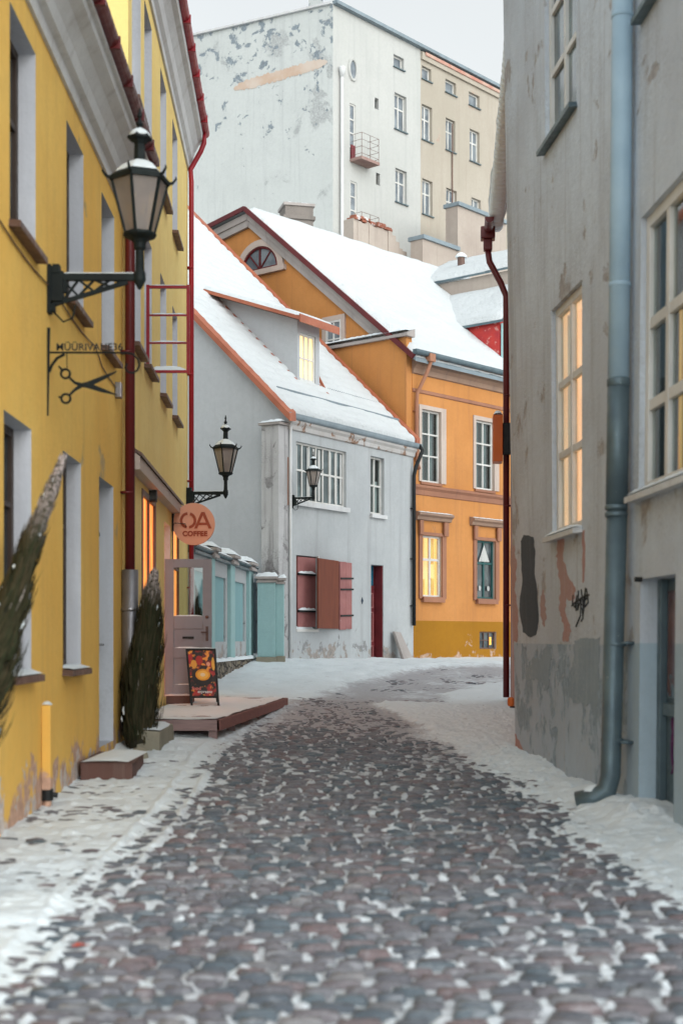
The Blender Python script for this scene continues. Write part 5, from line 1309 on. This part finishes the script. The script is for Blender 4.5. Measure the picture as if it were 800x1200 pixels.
# downpipe
q = MB(); pu_ = RB.u(721, .11); zj = H + (HY - 455) / FPX * 12.3; zk = H + (HY - 600) / FPX * 12.3
q.tube([RB.w(pu_, .11, H + 7.85), RB.w(pu_, .11, H + 4.0), RB.w(pu_, .115, zj)], .088, 18)
for z in (H + 2.95, H + 5.2, H + 7.2): q.lathe(RB.w(pu_, .11, z), [(.089, -.02), (.094, -.015), (.094, .015), (.089, .02)], 18)
q.build('downpipe', M['blue_pipe'], gh, smooth=True)
q = MB(); gq = gz(2.3, 12.1)
q.tube([RB.w(pu_, .115, zj - .002), RB.w(pu_, .12, zk)], .092, 18); q.lathe(RB.w(pu_, .115, zj - .03), [(.093, -.03), (.097, -.02), (.097, .03), (.09, .04)], 18)
q.tube([RB.w(pu_ - .01, .12, zk - .002), RB.w(pu_ - .03, .16, gq + .28), RB.w(pu_ - .03, .19, gq + .16), RB.w(pu_ + .0, .28, gq + .09), RB.w(pu_ + .05, .42, gq + .05)], [.086, .084, .086, .088, .092], 18)
for z in (zk, zk - .06, H - .05, H - .85): q.lathe(RB.w(pu_ - .015, .128 if z > H - .3 else .145, z), [(.088, -.02), (.096, -.012), (.096, .012), (.088, .02)], 18)
for z in (H - .04, H - .86): q.box(RB, pu_ - .15, pu_ + .1, .002, .1, z - .012, z + .012)
q.build('lower_downpipe', M['zinc'], gh, smooth=True)
snow_strip(Frame(RB.w(pu_ + .0, .18, 0)[:2], (-1, .1), (0, 1)), 0, .2, -.07, .07, gq + .15, .05, gh, 'pipe_snow')
# patches, stains and spray paint on the wall
def blob(pts, mat, name, off=.003, jag=.6, sub=5, seed=1):
    rnd = random.Random(seed); P = []
    n = len(pts)
    for i in range(n):
        (xa, ya), (xb, yb) = pts[i], pts[(i + 1) % n]
        for k in range(sub):
            f = k / sub; j = jag if k else jag * .3
            P.append((xa + (xb - xa) * f + rnd.uniform(-j, j), ya + (yb - ya) * f + rnd.uniform(-j, j) * 1.5))
    b = MB(); front = [RB.w(*(lambda q: (q[0], off, q[1]))(RB.uz(x, y))) for x, y in P]
    b.slab(front, (RB.n[0] * -.002, RB.n[1] * -.002, 0)); return b.build(name, mat, gh)
blob([(613, 634), (616, 627), (627, 629), (629, 650), (628, 672), (631, 695), (632, 728), (629, 744), (622, 747), (614, 741), (610, 715), (611, 700), (614, 680), (613, 655)], M['charcoal'], 'plaster_patch', .004, .5, 4)
blob([(653, 632), (657, 630), (661, 631), (660, 655), (666, 675), (674, 690), (672, 708), (664, 700), (663, 720), (669, 738), (666, 752), (659, 751), (661, 735), (655, 715), (657, 690), (653, 660)], M['rose'], 'peeled_render', .0035, 1.2, 6, 3)
blob([(682, 622), (684.5, 621), (685, 650), (684, 680), (682, 683)], M['rose'], 'peeled_render', .0035, .6, 5, 4)
blob([(601, 640), (606, 640), (608, 665), (605, 690), (609, 715), (607, 752), (602.5, 752)], M['rose'], 'peeled_render', .0035, 1.0, 6, 5)
blob([(634, 705), (637, 690), (639, 700), (641, 722), (638, 735), (635, 725)], M['rose'], 'peeled_render', .0035, 1.0, 5, 6)
blob([(602.7, 860), (608, 868), (614, 882), (612, 888), (603.5, 886)], M['rose'], 'peeled_render', .0035, 1.0, 5, 7)
bp = plaster('blue_grey_brushwork', (.25, .32, .37), (.31, .37, .42), (.42, .45, .49), .9, bump=.4)
blob([(673, 750), (703, 747), (702, 790), (699, 842), (696, 838), (693, 826), (672, 824), (666, 812), (668, 790), (672, 775)], bp, 'brushed_paint', .0045, 1.6, 7, 8)
blob([(616, 758), (618, 760), (619, 792), (626, 770), (634, 772), (640, 757), (646, 758), (645, 790), (641, 813), (636, 800), (628, 795), (618, 800)], bp, 'brushed_paint', .0045, 1.6, 7, 9)
def strokes(L, r, mat, name, off=.004):
    b = MB()
    for st in L: b.tube([RB.w(*(lambda q: (q[0], off, q[1]))(RB.uz(x, y))) for x, y in st], r, 5)
    return b.build(name, mat, gh)
strokes([[(672, 697), (671, 708), (674, 712), (676, 698), (675, 716)], [(678, 692), (677, 715), (681, 700), (680, 722), (675, 734)], [(681, 691), (684, 712), (679, 704), (686, 697), (683, 722)],
         [(686, 689), (684, 705), (688, 700), (687, 690), (689, 706), (685, 711)], [(670, 710), (676, 704), (684, 699), (690, 697)], [(682, 712), (683, 724), (681, 728)]], .009, M['graffiti'], 'graffiti')
b = MB(); u, z = RB.uz(750, 676); b.tube([RB.w(u, .0, z - .02), RB.w(u, .06, z - .02)], .02, 8); b.build('door_hook', M['black_paint'], gh)

# the old wall is out of plumb: its far corner leans over the street, its near part leans back
def lean(o):
    for ch in [x for x in bpy.data.objects if x.parent == o]:
        org = gh.location
        for v in ch.data.vertices:
            x, yv, z = v.co.x + org.x, v.co.y + org.y, v.co.z + org.z
            u = (x - RB.o[0]) * RB.d[0] + (yv - RB.o[1]) * RB.d[1]
            k = -.009 + (.0255) * min(1.1, max(0.0, (u - up_) / (rE - up_)))
            s_ = k * (z - (H - .9)); v.co.x += RB.n[0] * s_; v.co.y += RB.n[1] * s_
        lean(ch)
lean(gh)
# ================================================================== RIGHT: red trimmed house behind the grey one
RT = Frame((2.47, 18.0), (.076, 1.0), (-1.0, .076))
rt = thing('red_trimmed_house', 'narrow strip of a house with snowy eaves and dark red downpipe behind the grey house', 'house', (2.9, 22, gz(2.5, 22)))
e0, e1 = RT.uy(17.36), RT.uy(25.9); zE = H + 7.45
b = MB(); wall(b, RT, e0, e1, -.3, zE + .1, [(2, 3, H + 1, H + 2.8, .15), (5, 6, H + 1, H + 2.8, .15), (2, 3, H + 4.3, H + 6, .15), (5, 6, H + 4.3, H + 6, .15)], 0, 0)
b.quad(RT.w(e1, 0, -.3), RT.w(e1, -13, -.3), RT.w(e1, -13, zE), RT.w(e1, 0, zE)); b.quad(RT.w(e0, -13, -.3), RT.w(e1, -13, -.3), RT.w(e1, -13, zE), RT.w(e0, -13, zE))
b.poly([RT.w(e1, 0, zE), RT.w(e1, -1.5, zE + 3.6), RT.w(e1, -12, zE + 3.6), RT.w(e1, -13, zE)]); b.build('wall', M['rose'], rt)
for h in ((2, 3, H + 1, H + 2.8, .15), (5, 6, H + 1, H + 2.8, .15), (2, 3, H + 4.3, H + 6, .15), (5, 6, H + 4.3, H + 6, .15)): window(RT, h, rt, 'white_paint', 'glass', 2, (.6,), at=.15)
b = MB(); b.slab([RT.w(e0, .27, zE), RT.w(e1 + .1, .27, zE), RT.w(e1 + .1, -1.3, zE + 3.7), RT.w(e0, -1.3, zE + 3.7)], (0.06, 0, .0)); b.slab([RT.w(e0, -1.3, zE + 3.701), RT.w(e1 + .1, -1.3, zE + 3.701), RT.w(e1 + .1, -12, zE + 3.6), RT.w(e0, -12, zE + 3.6)], (0, 0, -.06)); b.slab([RT.w(e0, -12.001, zE + 3.6), RT.w(e1 + .1, -12.001, zE + 3.6), RT.w(e1 + .1, -13.3, zE), RT.w(e0, -13.3, zE)], (0, 0, -.06)); ro3 = b.build('roof', M['sill_brown'], rt)
snow_roof([RT.w(e0, .26, zE + .02), RT.w(e1 + .08, .26, zE + .02), RT.w(e1 + .08, -1.3, zE + 3.7), RT.w(e0, -1.3, zE + 3.7)], .17, ro3, nu=80, nv=30, seed=21, edge=.1, ribs=.05)
b = MB(); rnd = random.Random(3)
u = e0
while u < e1 + .05:
    c = RT.w(u, .27, zE + .05); b.lathe(c, [(.10, -.06), (.15, .0), (.14, .09), (.08, .15), (.02, .17)], 8, rot=rnd.random()); u += .21
b.build('eave_snow', M['snow'], ro3, smooth=True)
gp4 = [(.40 + .08 * math.cos(a), zE - .05 + .08 * math.sin(a)) for a in [math.pi + math.pi * i / 6 for i in range(7)]]
b = MB(); b.sweep(RT, e1 - .9, e1 + .02, gp4 + [(.48, zE - .03), (.32, zE - .03)]); b.build('gutter', M['wine'], rt)
b = MB(); uu = e1 - .12; b.box(RT, uu - .13, uu + .13, .28, .54, zE - .22, zE - .0); b.box(RT, uu - .09, uu + .09, .33, .49, zE - .42, zE - .22); b.build('rain_hopper', M['wine'], rt, bevel=.02)
b = MB(); gq2 = gz(2.9, 25.8)
b.tube([RT.w(uu, .41, zE - .4), RT.w(uu, .38, zE - .62), RT.w(uu, .18, zE - 1.0), RT.w(uu, .08, zE - 1.25), RT.w(uu, .08, gq2 + .1)], .058, 10); brackets(b, RT, uu, [2.2, 4, 6], .08, .06); b.build('downpipe', M['wine'], rt, smooth=True)
ob = thing('wall_box', 'orange box with a snowy top fixed high on the red downpipe wall', 'box', RT.w(e1 - .3, .1, H + 3.15))
b = MB(); b.box(RT, e1 - .62, e1 - .20, .16, .33, H + 3.15, H + 3.98); b.build('housing', M['orange_box'], ob, bevel=.01); snow_strip(RT, e1 - .62, e1 - .2, .16, .33, H + 3.98, .10, ob)
b = MB(); b.box(RT, e1 - .5, e1 - .32, .003, .16, H + 3.3, H + 3.85); b.build('bracket', M['black_paint'], ob)
rp = thing('marker_lamp', 'tiny orange marker low on the corner of the grey house', 'marker', (RB.w(rE + .05, .0, 0)[0] - .0, 17.45, H + (HY - 823) / FPX * 17.4))
b = MB(); c = rp.location; b.lathe((c[0] - .03, c[1], c[2] - .05), [(.03, 0), (.04, .02), (.04, .09), (.025, .11)], 10); b.build('lens', M['orange_box'], rp); b = MB(); b.box(WORLD, c[0] - .04, c[0] + .12, c[1] - .02, c[1] + .02, c[2] - .07, c[2] - .05); b.build('holder', M['black_paint'], rp)

# ================================================================== GROUND
def grid_mesh(name, X, Y, Z, mats, attr=None, smooth=True):
    nx, ny = X.shape; me = bpy.data.meshes.new(name)
    V = np.stack([X, Y, Z], -1).reshape(-1, 3)
    i, j = np.meshgrid(np.arange(nx - 1), np.arange(ny - 1), indexing='ij')
    a = (i * ny + j).ravel(); F = np.stack([a, a + ny, a + ny + 1, a + 1], -1)
    me.vertices.add(len(V)); me.vertices.foreach_set('co', V.astype(np.float32).ravel())
    me.loops.add(F.size); me.loops.foreach_set('vertex_index', F.astype(np.int32).ravel())
    me.polygons.add(len(F)); me.polygons.foreach_set('loop_start', np.arange(0, F.size, 4, dtype=np.int32))
    me.update(calc_edges=True); me.validate()
    me.polygons.foreach_set('use_smooth', [smooth] * len(F)); me.materials.append(mats)
    if attr is not None:
        at_ = me.attributes.new('slush', 'FLOAT', 'POINT'); at_.data.foreach_set('value', attr.astype(np.float32).ravel())
    o = bpy.data.objects.new(name, me); COL.objects.link(o); return o
# base ground, one sheet reaching far beyond everything
xs = np.concatenate([[-400, -120, -40], np.linspace(-14, 16, 61), [40, 120, 400]]); ys = np.concatenate([[-120, -40], np.linspace(-8, 62, 141), [90, 200, 500]])
X, Y = np.meshgrid(xs, ys, indexing='ij'); Z = EYE - drop(X, Y) - .075
g = grid_mesh('ground', X, Y, Z, M['joint']); g['kind'] = 'structure'
# cobbles: rows of real setts
rnd = np.random.RandomState(5)
V = []; F = []
tpl = []
k = 5
ax_ = np.array([-1, -.72, 0, .72, 1.0])
gxs, gys = np.meshgrid(ax_, ax_, indexing='ij')
sq = np.maximum(np.abs(gxs), np.abs(gys))
hz_ = np.where(sq > .99, -.045, np.where(sq > .7, .0, .010))
hz_ = np.where((np.abs(gxs) > .99) & (np.abs(gys) > .99), -.05, hz_)
cx_ = gxs * (1 - .05 * np.abs(gys) ** 4); cy_ = gys * (1 - .06 * np.abs(gxs) ** 4)
ii, jj = np.meshgrid(np.arange(4), np.arange(4), indexing='ij'); a = (ii * 5 + jj).ravel(); TF = np.stack([a, a + 5, a + 6, a + 1], -1)
y = 3.9; nst = 0; JOINTS = []
while y < 36.5:
    rowd = rnd.uniform(.098, .128)
    lo = float(np.interp(y, [0, 17, 24, 28, 31, 33, 36.5], [-2.75, -2.7, -1.2, -.6, .1, .6, 2.5])); hi = float(np.interp(y, [0, 17.3, 26, 29, 31, 36.5], [3.05, 2.15, 3.1, 3.6, 5, 11]))
    if y > 24: rowd *= 1.25
    x = lo + rnd.uniform(-.15, 0)
    while x < hi:
        L = rnd.uniform(.13, .25)
        if -1.36 < x < -1.2 and False: pass
        xc, yc = x + L / 2, y + rowd / 2 + .03 * math.sin(x * 1.1 + y * .3) - .02 * x * x * .2
        base = EYE - drop(xc, yc) + rnd.uniform(-.008, .008)
        tx, ty = rnd.uniform(-.05, .05, 2)
        gap = .014
        px_ = cx_ * (L - gap) / 2; py_ = cy_ * (rowd - gap) / 2
        an_ = rnd.uniform(-.05, .05)
        vx = xc + px_ * math.cos(an_) - py_ * math.sin(an_); vy = yc + px_ * math.sin(an_) + py_ * math.cos(an_)
        vz = base + hz_ + px_ * tx + py_ * ty + rnd.uniform(-.002, .002, hz_.shape)
        V.append(np.stack([vx, vy, vz], -1).reshape(-1, 3)); F.append(TF + nst * 25); nst += 1
        JOINTS.append((x, y + rowd * (.0 if rnd.rand() < .75 else .5), L))
        x += L
    y += rowd
V = np.concatenate(V); F = np.concatenate(F)
me = bpy.data.meshes.new('cobblestone_road'); me.vertices.add(len(V)); me.vertices.foreach_set('co', V.astype(np.float32).ravel())
me.loops.add(F.size); me.loops.foreach_set('vertex_index', F.astype(np.int32).ravel()); me.polygons.add(len(F)); me.polygons.foreach_set('loop_start', np.arange(0, F.size, 4, dtype=np.int32))
me.update(calc_edges=True); me.validate(); me.polygons.foreach_set('use_smooth', [True] * len(F)); me.materials.append(M['cobble'])
rd = bpy.data.objects.new('cobblestone_road', me); COL.objects.link(rd); rd['kind'] = 'structure'

# snow: one uneven sheet that fills the joints, lies in flecks on the setts and banks up along the walls
def ss(a, b, x): t = np.clip((x - a) / (b - a), 0, 1); return t * t * (3 - 2 * t)
def cover(X, Y):
    """0 = bare setts, 1 = closed snow"""
    kerb = -1.28 + .05 * np.sin(Y * .7)
    trk = ss(1.25, .7, np.abs(X - np.interp(Y, [14, 17, 22, 24, 27], [-.1, -.1, .25, .5, .9])) + .5 * (fbm(X * 1.2, Y * .8, 36) - .5))
    left = ss(.25, -.35, X - kerb + .5 * (fbm(X * 1.6, Y * .9, 31) - .5))
    rl = np.interp(Y, [0, 7, 9, 11, 13, 16, 18, 22, 26], [2.0, 1.95, 1.85, 1.8, 1.7, 1.55, 1.35, .9, .5])
    right = ss(-.35, .35, X - rl + .8 * (fbm(X * 1.3, Y * 1.0, 32) - .5))
    far = ss(14.5, 22.5, Y + .8 * X + 2.5 * (fbm(X * .9, Y * .6, 33) - .5) * 2) * (1 - .22 * trk * ss(23.5, 20, Y))
    dkx = np.interp(Y, [16, 17, 24, 30], [-1.3, -1.2, -.6, -.4])
    bank = ss(.35, -.25, X - dkx + .5 * (fbm(X * 2, Y * 2, 34) - .5)) * ss(14.5, 16.5, Y)
    return left, right, far, bank
def flecks(X, Y):
    """small crumbs of snow lodged where setts meet"""
    xs_ = X[:, 0]; ys_ = Y[0]; out_ = np.zeros_like(X); r_ = np.random.RandomState(9)
    J = np.array(JOINTS); dens = fbm(J[:, 0] * .9, J[:, 1] * .7, 81, 3)
    for (jx, jy, L), dn in zip(J, dens):
        if r_.rand() > .05 + 1.25 * dn: continue
        rx = r_.uniform(.014, .032) * (2.4 if r_.rand() < .22 else 1); ry = r_.uniform(.011, .022) * (1 + .03 * jy); pk = r_.uniform(.025, .055)
        jx += r_.uniform(-.02, .02); jy += r_.uniform(-.02, .02)
        i0, i1 = np.searchsorted(xs_, [jx - 2.5 * rx, jx + 2.5 * rx]); j0, j1 = np.searchsorted(ys_, [jy - 2.5 * ry, jy + 2.5 * ry])
        if i1 <= i0 or j1 <= j0: continue
        if r_.rand() < .38: rx, ry, pk = r_.uniform(.05, .13), r_.uniform(.008, .012) * (1 + .02 * jy), r_.uniform(.028, .036)
        sk = r_.uniform(-.5, .5)
        dx = (X[i0:i1, j0:j1] - jx) / rx; dy = (Y[i0:i1, j0:j1] - jy) / ry
        out_[i0:i1, j0:j1] = np.maximum(out_[i0:i1, j0:j1], pk * np.exp(-(dx * dx + dy * dy + sk * dx * dy)))
    return out_
def snow_z(X, Y):
    left, right, far, bank = cover(X, Y)
    n1 = fbm(X * 7.5, Y * 6.5, 41, 3); n2 = fbm(X * 17, Y * 15, 42, 3); n3 = fbm(X * 1.7, Y * 1.4, 43, 4); n4 = fbm(X * .8, Y * .5, 44, 3); n8 = fbm(X * 1.8, Y * 5.5, 46, 4)
    h = -.030 + .020 * (n1 - .5) * 2 + .010 * (n2 - .5) * 2 + .014 * (n4 - .5) * 2
    h = np.minimum(h + flecks(X, Y), .017 + .012 * (n2 - .5))
    h = h * (1 - .5 * left) * (1 - .4 * right) + left * (.027 + .034 * (n8 - .5) * 2)
    kx = X + 1.30 - .04 * np.sin(Y * .7)
    h = h + .027 * (np.exp(-(kx / .035) ** 2) + .8 * np.exp(-((kx + .24) / .03) ** 2)) * ss(.25, .5, fbm(X * .5, Y * 1.2, 45))
    rows = .5 + .5 * np.sin(Y * 2 * math.pi / .62 + 3 * n3)
    h = h + right * (.036 + .040 * (n3 - .4) + .012 * (n1 - .5))
    h = h + far * (.030 + .012 * (n3 - .5)) + bank * (.012 + .014 * n3)
    # banked against the right wall and the house fronts
    wr = np.interp(Y, [0, 17.3], [3.04, 2.106]); h = h + np.where(Y < 17.3, .09 * ss(-.55, .0, X - wr + .15 * n3) * n3 * 1.4, 0)
    return h
dense_x = np.arange(-2.95, 3.25, .018)
yy = [3.9]
while yy[-1] < 24.6: yy.append(yy[-1] + .016 + .0014 * (yy[-1] - 4))
X, Y = np.meshgrid(dense_x, np.array(yy), indexing='ij')
hs_ = snow_z(X, Y); Z = EYE - drop(X, Y) + hs_
left, right, far, bank = cover(X, Y)
n5 = fbm(X * 1.1, Y * .8, 51)
wear = .56 * (1 - left) * (1 - right) + 1.0 * far * (1 - right) * (1 - bank) * (.50 + .5 * (n5 - .3)) + .28 * left * ss(.45, .65, n5)
sn = grid_mesh('snow', X, Y, Z, M['street_snow'], wear); sn['kind'] = 'stuff'
# snow of the rest of the street and yards
fx_ = np.concatenate([[-60, -30], np.arange(-14, -3, .12), np.arange(-2.9, 9, .055), np.arange(9.1, 18.01, .12), [30, 60]]); fy_ = np.concatenate([np.arange(24.55, 36.5, .06), np.arange(36.6, 46, .12), [50, 56, 62, 90]])
X, Y = np.meshgrid(fx_, fy_, indexing='ij')
n3 = fbm(X * 1.7, Y * 1.4, 43, 4); n6 = fbm(X * 4, Y * 4, 61, 3)
pathx = np.interp(Y, [24, 27, 29, 31, 33, 35, 37], [.5, .9, 1.5, 2.5, 4.2, 7.2, 12]); pathw = np.interp(Y, [24, 28, 31, 35], [1.5, 1.6, 2.1, 3.8])
on = ss(1.0, .55, np.abs(X - pathx) / pathw + .35 * (n3 - .5))
bkk = (1 - on) * (.10 + .12 * (n3 - .3))
n7 = fbm(X * 9, Y * 7, 63, 3)
Zf = EYE - drop(X, Y) + .012 - on * (-.002 - .016 * (n7 - .5) - .05 * (n3 - .5)) + .018 * (n6 - .5) + bkk * .8 * ss(24.6, 28, Y) + .012 * (n3 - .5) - .15 * (1 - ss(24.55, 24.85, Y))
fw_ = ss(.9, .2, np.abs(X - 0) / 30)
wr2 = on * (.72 + .7 * (fbm(X * 1.5, Y * .8, 62) - .45)) 
s2 = grid_mesh('snow', X, Y, Zf, M['street_snow'], wr2); s2['kind'] = 'stuff'
# snow of the street behind the camera
bx_, by_ = np.meshgrid(np.arange(-20, 20.1, .4), np.arange(-24, 4.01, .35), indexing='ij')
s3 = grid_mesh('snow', bx_, by_, EYE - drop(bx_, by_) + .015 + .03 * (fbm(bx_, by_, 91) - .5), M['street_snow'], .25 * fbm(bx_ * .8, by_ * .8, 92)); s3['kind'] = 'stuff'
# drift against the garden wall
b = MB(); P = []; nu_, nv_ = 60, 16; rnd = random.Random(6)
for i in range(nu_ + 1):
    u = -1.0 + (GL + 2.6) * i / nu_
    for j in range(nv_ + 1):
        f = j / nv_; o = 2.1 * f - .02
        p = GW.w(u, o, 0); g_ = gz(p[0], p[1])
        top = np.interp(u, [-1, 2.2, 4.5, 7.5, 9, 11], [.02, .02, .03, .10, .22, .05])
        P.append((p[0], p[1], g_ + .012 + top * (1 - f) ** 1.6 * min(1, (nu_ - i) / 6) + .05 * (1 - f) * float(fbm(np.array(p[0] * 2.5), np.array(p[1] * 2.5), 71)) - .06 * sm(.8, 1, f)))
b.add(P, [(i * (nv_ + 1) + j, i * (nv_ + 1) + j + 1, (i + 1) * (nv_ + 1) + j + 1, (i + 1) * (nv_ + 1) + j) for i in range(nu_) for j in range(nv_)])
o = b.build('snow', M['snow'], smooth=True, fixn=False); o['kind'] = 'stuff'
# heap by the right door
b = MB(); c = RB.w(RB.u(772), .12, 0); gq = gz(c[0], c[1]); rnd = random.Random(4)
P = []; n = 14
for i in range(n + 1):
    for j in range(n + 1):
        x = -.35 + .7 * i / n; yv = -.5 + 1.0 * j / n
        hgt_ = .17 * max(0, 1 - (x / .33) ** 2 - (yv / .48) ** 2) ** .7 * (.75 + .5 * rnd.random())
        P.append((c[0] + x, c[1] + yv, gq - .03 + hgt_))
b.add(P, [(i * (n + 1) + j, i * (n + 1) + j + 1, (i + 1) * (n + 1) + j + 1, (i + 1) * (n + 1) + j) for i in range(n) for j in range(n)])
hp = b.build('snow_heap', M['snow'], smooth=True, fixn=False); tag(hp, 'small heap of dirty snow at the foot of the doorway in the grey house', 'snow heap')
# red leaf on the pavement
lf_ = MB(); c = (-305 / FPX * 6.72, 6.72, gz(-1.2, 6.72) + .03)
lf_.add([(c[0] - .05, c[1], c[2]), (c[0] - .02, c[1] + .03, c[2] + .012), (c[0] + .05, c[1] + .01, c[2] + .004), (c[0] + .02, c[1] - .03, c[2] + .015), (c[0] - .02, c[1] - .025, c[2] + .006), (c[0], c[1], c[2] + .004)],
        [(0, 1, 5), (1, 2, 5), (2, 3, 5), (3, 4, 5), (4, 0, 5)])
tag(lf_.build('leaf', paint('red_leaf', (.50, .07, .03), (.4, .05, .03), .6)), 'single red leaf lying on the snowy pavement at the left', 'leaf')

# ================================================================== sky, sun, camera
w = bpy.data.worlds.new('World'); SC.world = w; w.use_nodes = True
nt = w.node_tree; nt.nodes.clear()
out = nt.nodes.new('ShaderNodeOutputWorld'); bg = nt.nodes.new('ShaderNodeBackground'); bg2 = nt.nodes.new('ShaderNodeBackground'); add = nt.nodes.new('ShaderNodeAddShader')
sky = nt.nodes.new('ShaderNodeTexSky'); sky.sky_type = 'NISHITA'; sky.sun_disc = False
SUN_EL, SUN_AZ = math.radians(22), math.radians(146)
sky.sun_elevation = SUN_EL; sky.sun_rotation = SUN_AZ
nt.links.new(sky.outputs[0], bg.inputs[0]); bg.inputs[1].default_value = SKY_STRENGTH
vy = nt.nodes.new('ShaderNodeMath'); vy.operation = 'SUBTRACT'
# closed cloud layer: set dimmer towards the zenith
tc = nt.nodes.new('ShaderNodeTexCoord'); sx = nt.nodes.new('ShaderNodeSeparateXYZ'); nt.links.new(tc.outputs['Generated'], sx.inputs[0]); nt.links.new(sx.outputs[1], vy.inputs[0]); nt.links.new(sx.outputs[2], vy.inputs[1])
mr = nt.nodes.new('ShaderNodeMapRange'); nt.links.new(sx.outputs[2], mr.inputs[0])
for i, v in zip((1, 2, 3, 4), (0, 1, CLOUD_HOR, CLOUD_ZEN)): mr.inputs[i].default_value = v
mc = nt.nodes.new('ShaderNodeMix'); mc.data_type = 'RGBA'; mc.inputs[6].default_value = (1.0, 1.0, .94, 1); mc.inputs[7].default_value = (.95, 1.0, 1.005, 1)
cl = nt.nodes.new('ShaderNodeMapRange'); nt.links.new(vy.outputs[0], cl.inputs[0])
for i, v in zip((1, 2, 3, 4), (-.5, .6, 1, 0)): cl.inputs[i].default_value = v
nt.links.new(cl.outputs[0], mc.inputs[0]); nt.links.new(mc.outputs[2], bg2.inputs[0])
# fill glow added near the horizon behind the camera, to brighten the near walls
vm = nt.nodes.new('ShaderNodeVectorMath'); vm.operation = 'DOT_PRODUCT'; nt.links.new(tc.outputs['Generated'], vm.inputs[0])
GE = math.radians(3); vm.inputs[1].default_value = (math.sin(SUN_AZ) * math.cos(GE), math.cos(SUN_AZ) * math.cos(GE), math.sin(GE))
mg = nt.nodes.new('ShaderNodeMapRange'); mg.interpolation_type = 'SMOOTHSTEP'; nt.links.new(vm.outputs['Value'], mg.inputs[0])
for i, v in zip((1, 2, 3, 4), (.1, 1, 0, FILL_GLOW)): mg.inputs[i].default_value = v
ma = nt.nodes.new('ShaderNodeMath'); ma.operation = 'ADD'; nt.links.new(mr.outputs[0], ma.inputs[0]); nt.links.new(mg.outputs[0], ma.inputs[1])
ns = nt.nodes.new('ShaderNodeTexNoise'); ns.inputs['Scale'].default_value = 2.2; ns.inputs['Detail'].default_value = 5; nt.links.new(tc.outputs['Generated'], ns.inputs['Vector'])
nr = nt.nodes.new('ShaderNodeMapRange'); nt.links.new(ns.outputs['Fac'], nr.inputs[0])
for i, v in zip((1, 2, 3, 4), (.3, .7, .95, 1.05)): nr.inputs[i].default_value = v
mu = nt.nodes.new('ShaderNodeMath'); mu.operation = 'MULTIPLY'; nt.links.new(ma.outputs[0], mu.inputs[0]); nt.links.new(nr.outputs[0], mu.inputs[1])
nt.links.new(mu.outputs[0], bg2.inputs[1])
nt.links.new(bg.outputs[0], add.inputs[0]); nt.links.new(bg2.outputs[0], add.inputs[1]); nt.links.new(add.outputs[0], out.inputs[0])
sl_ = bpy.data.lights.new('Sun', 'SUN'); sl_.energy = SUN_STRENGTH; sl_.angle = math.radians(45); sl_.color = (1, .98, .94)
so = bpy.data.objects.new('Sun', sl_); COL.objects.link(so)
dv = Vector((math.sin(SUN_AZ) * math.cos(SUN_EL), math.cos(SUN_AZ) * math.cos(SUN_EL), math.sin(SUN_EL)))
so.rotation_euler = dv.to_track_quat('Z', 'Y').to_euler(); so.location = (0, 0, 40)

cam = bpy.data.cameras.new('Camera'); co = bpy.data.objects.new('Camera', cam); COL.objects.link(co)
co.location = (0, 0, EYE); co.rotation_euler = (math.radians(90), 0, 0)
cam.sensor_fit = 'VERTICAL'; cam.sensor_height = 36; cam.sensor_width = 24; cam.lens = 36 * FPX / 1200
cam.shift_y = (HY - 600) / 1200; cam.clip_end = 2000; cam.clip_start = .1
cam.dof.use_dof = True; cam.dof.focus_distance = 30; cam.dof.aperture_fstop = 1.7
SC.camera = co
SC.view_settings.view_transform = 'Standard'; SC.view_settings.look = 'None'; SC.view_settings.exposure = EXPOSURE; SC.view_settings.gamma = 1
SC.view_settings.use_curve_mapping = False
SC.cycles.use_denoising = True
SC.cycles.max_bounces = 8; SC.cycles.diffuse_bounces = 7; SC.cycles.transparent_max_bounces = 8
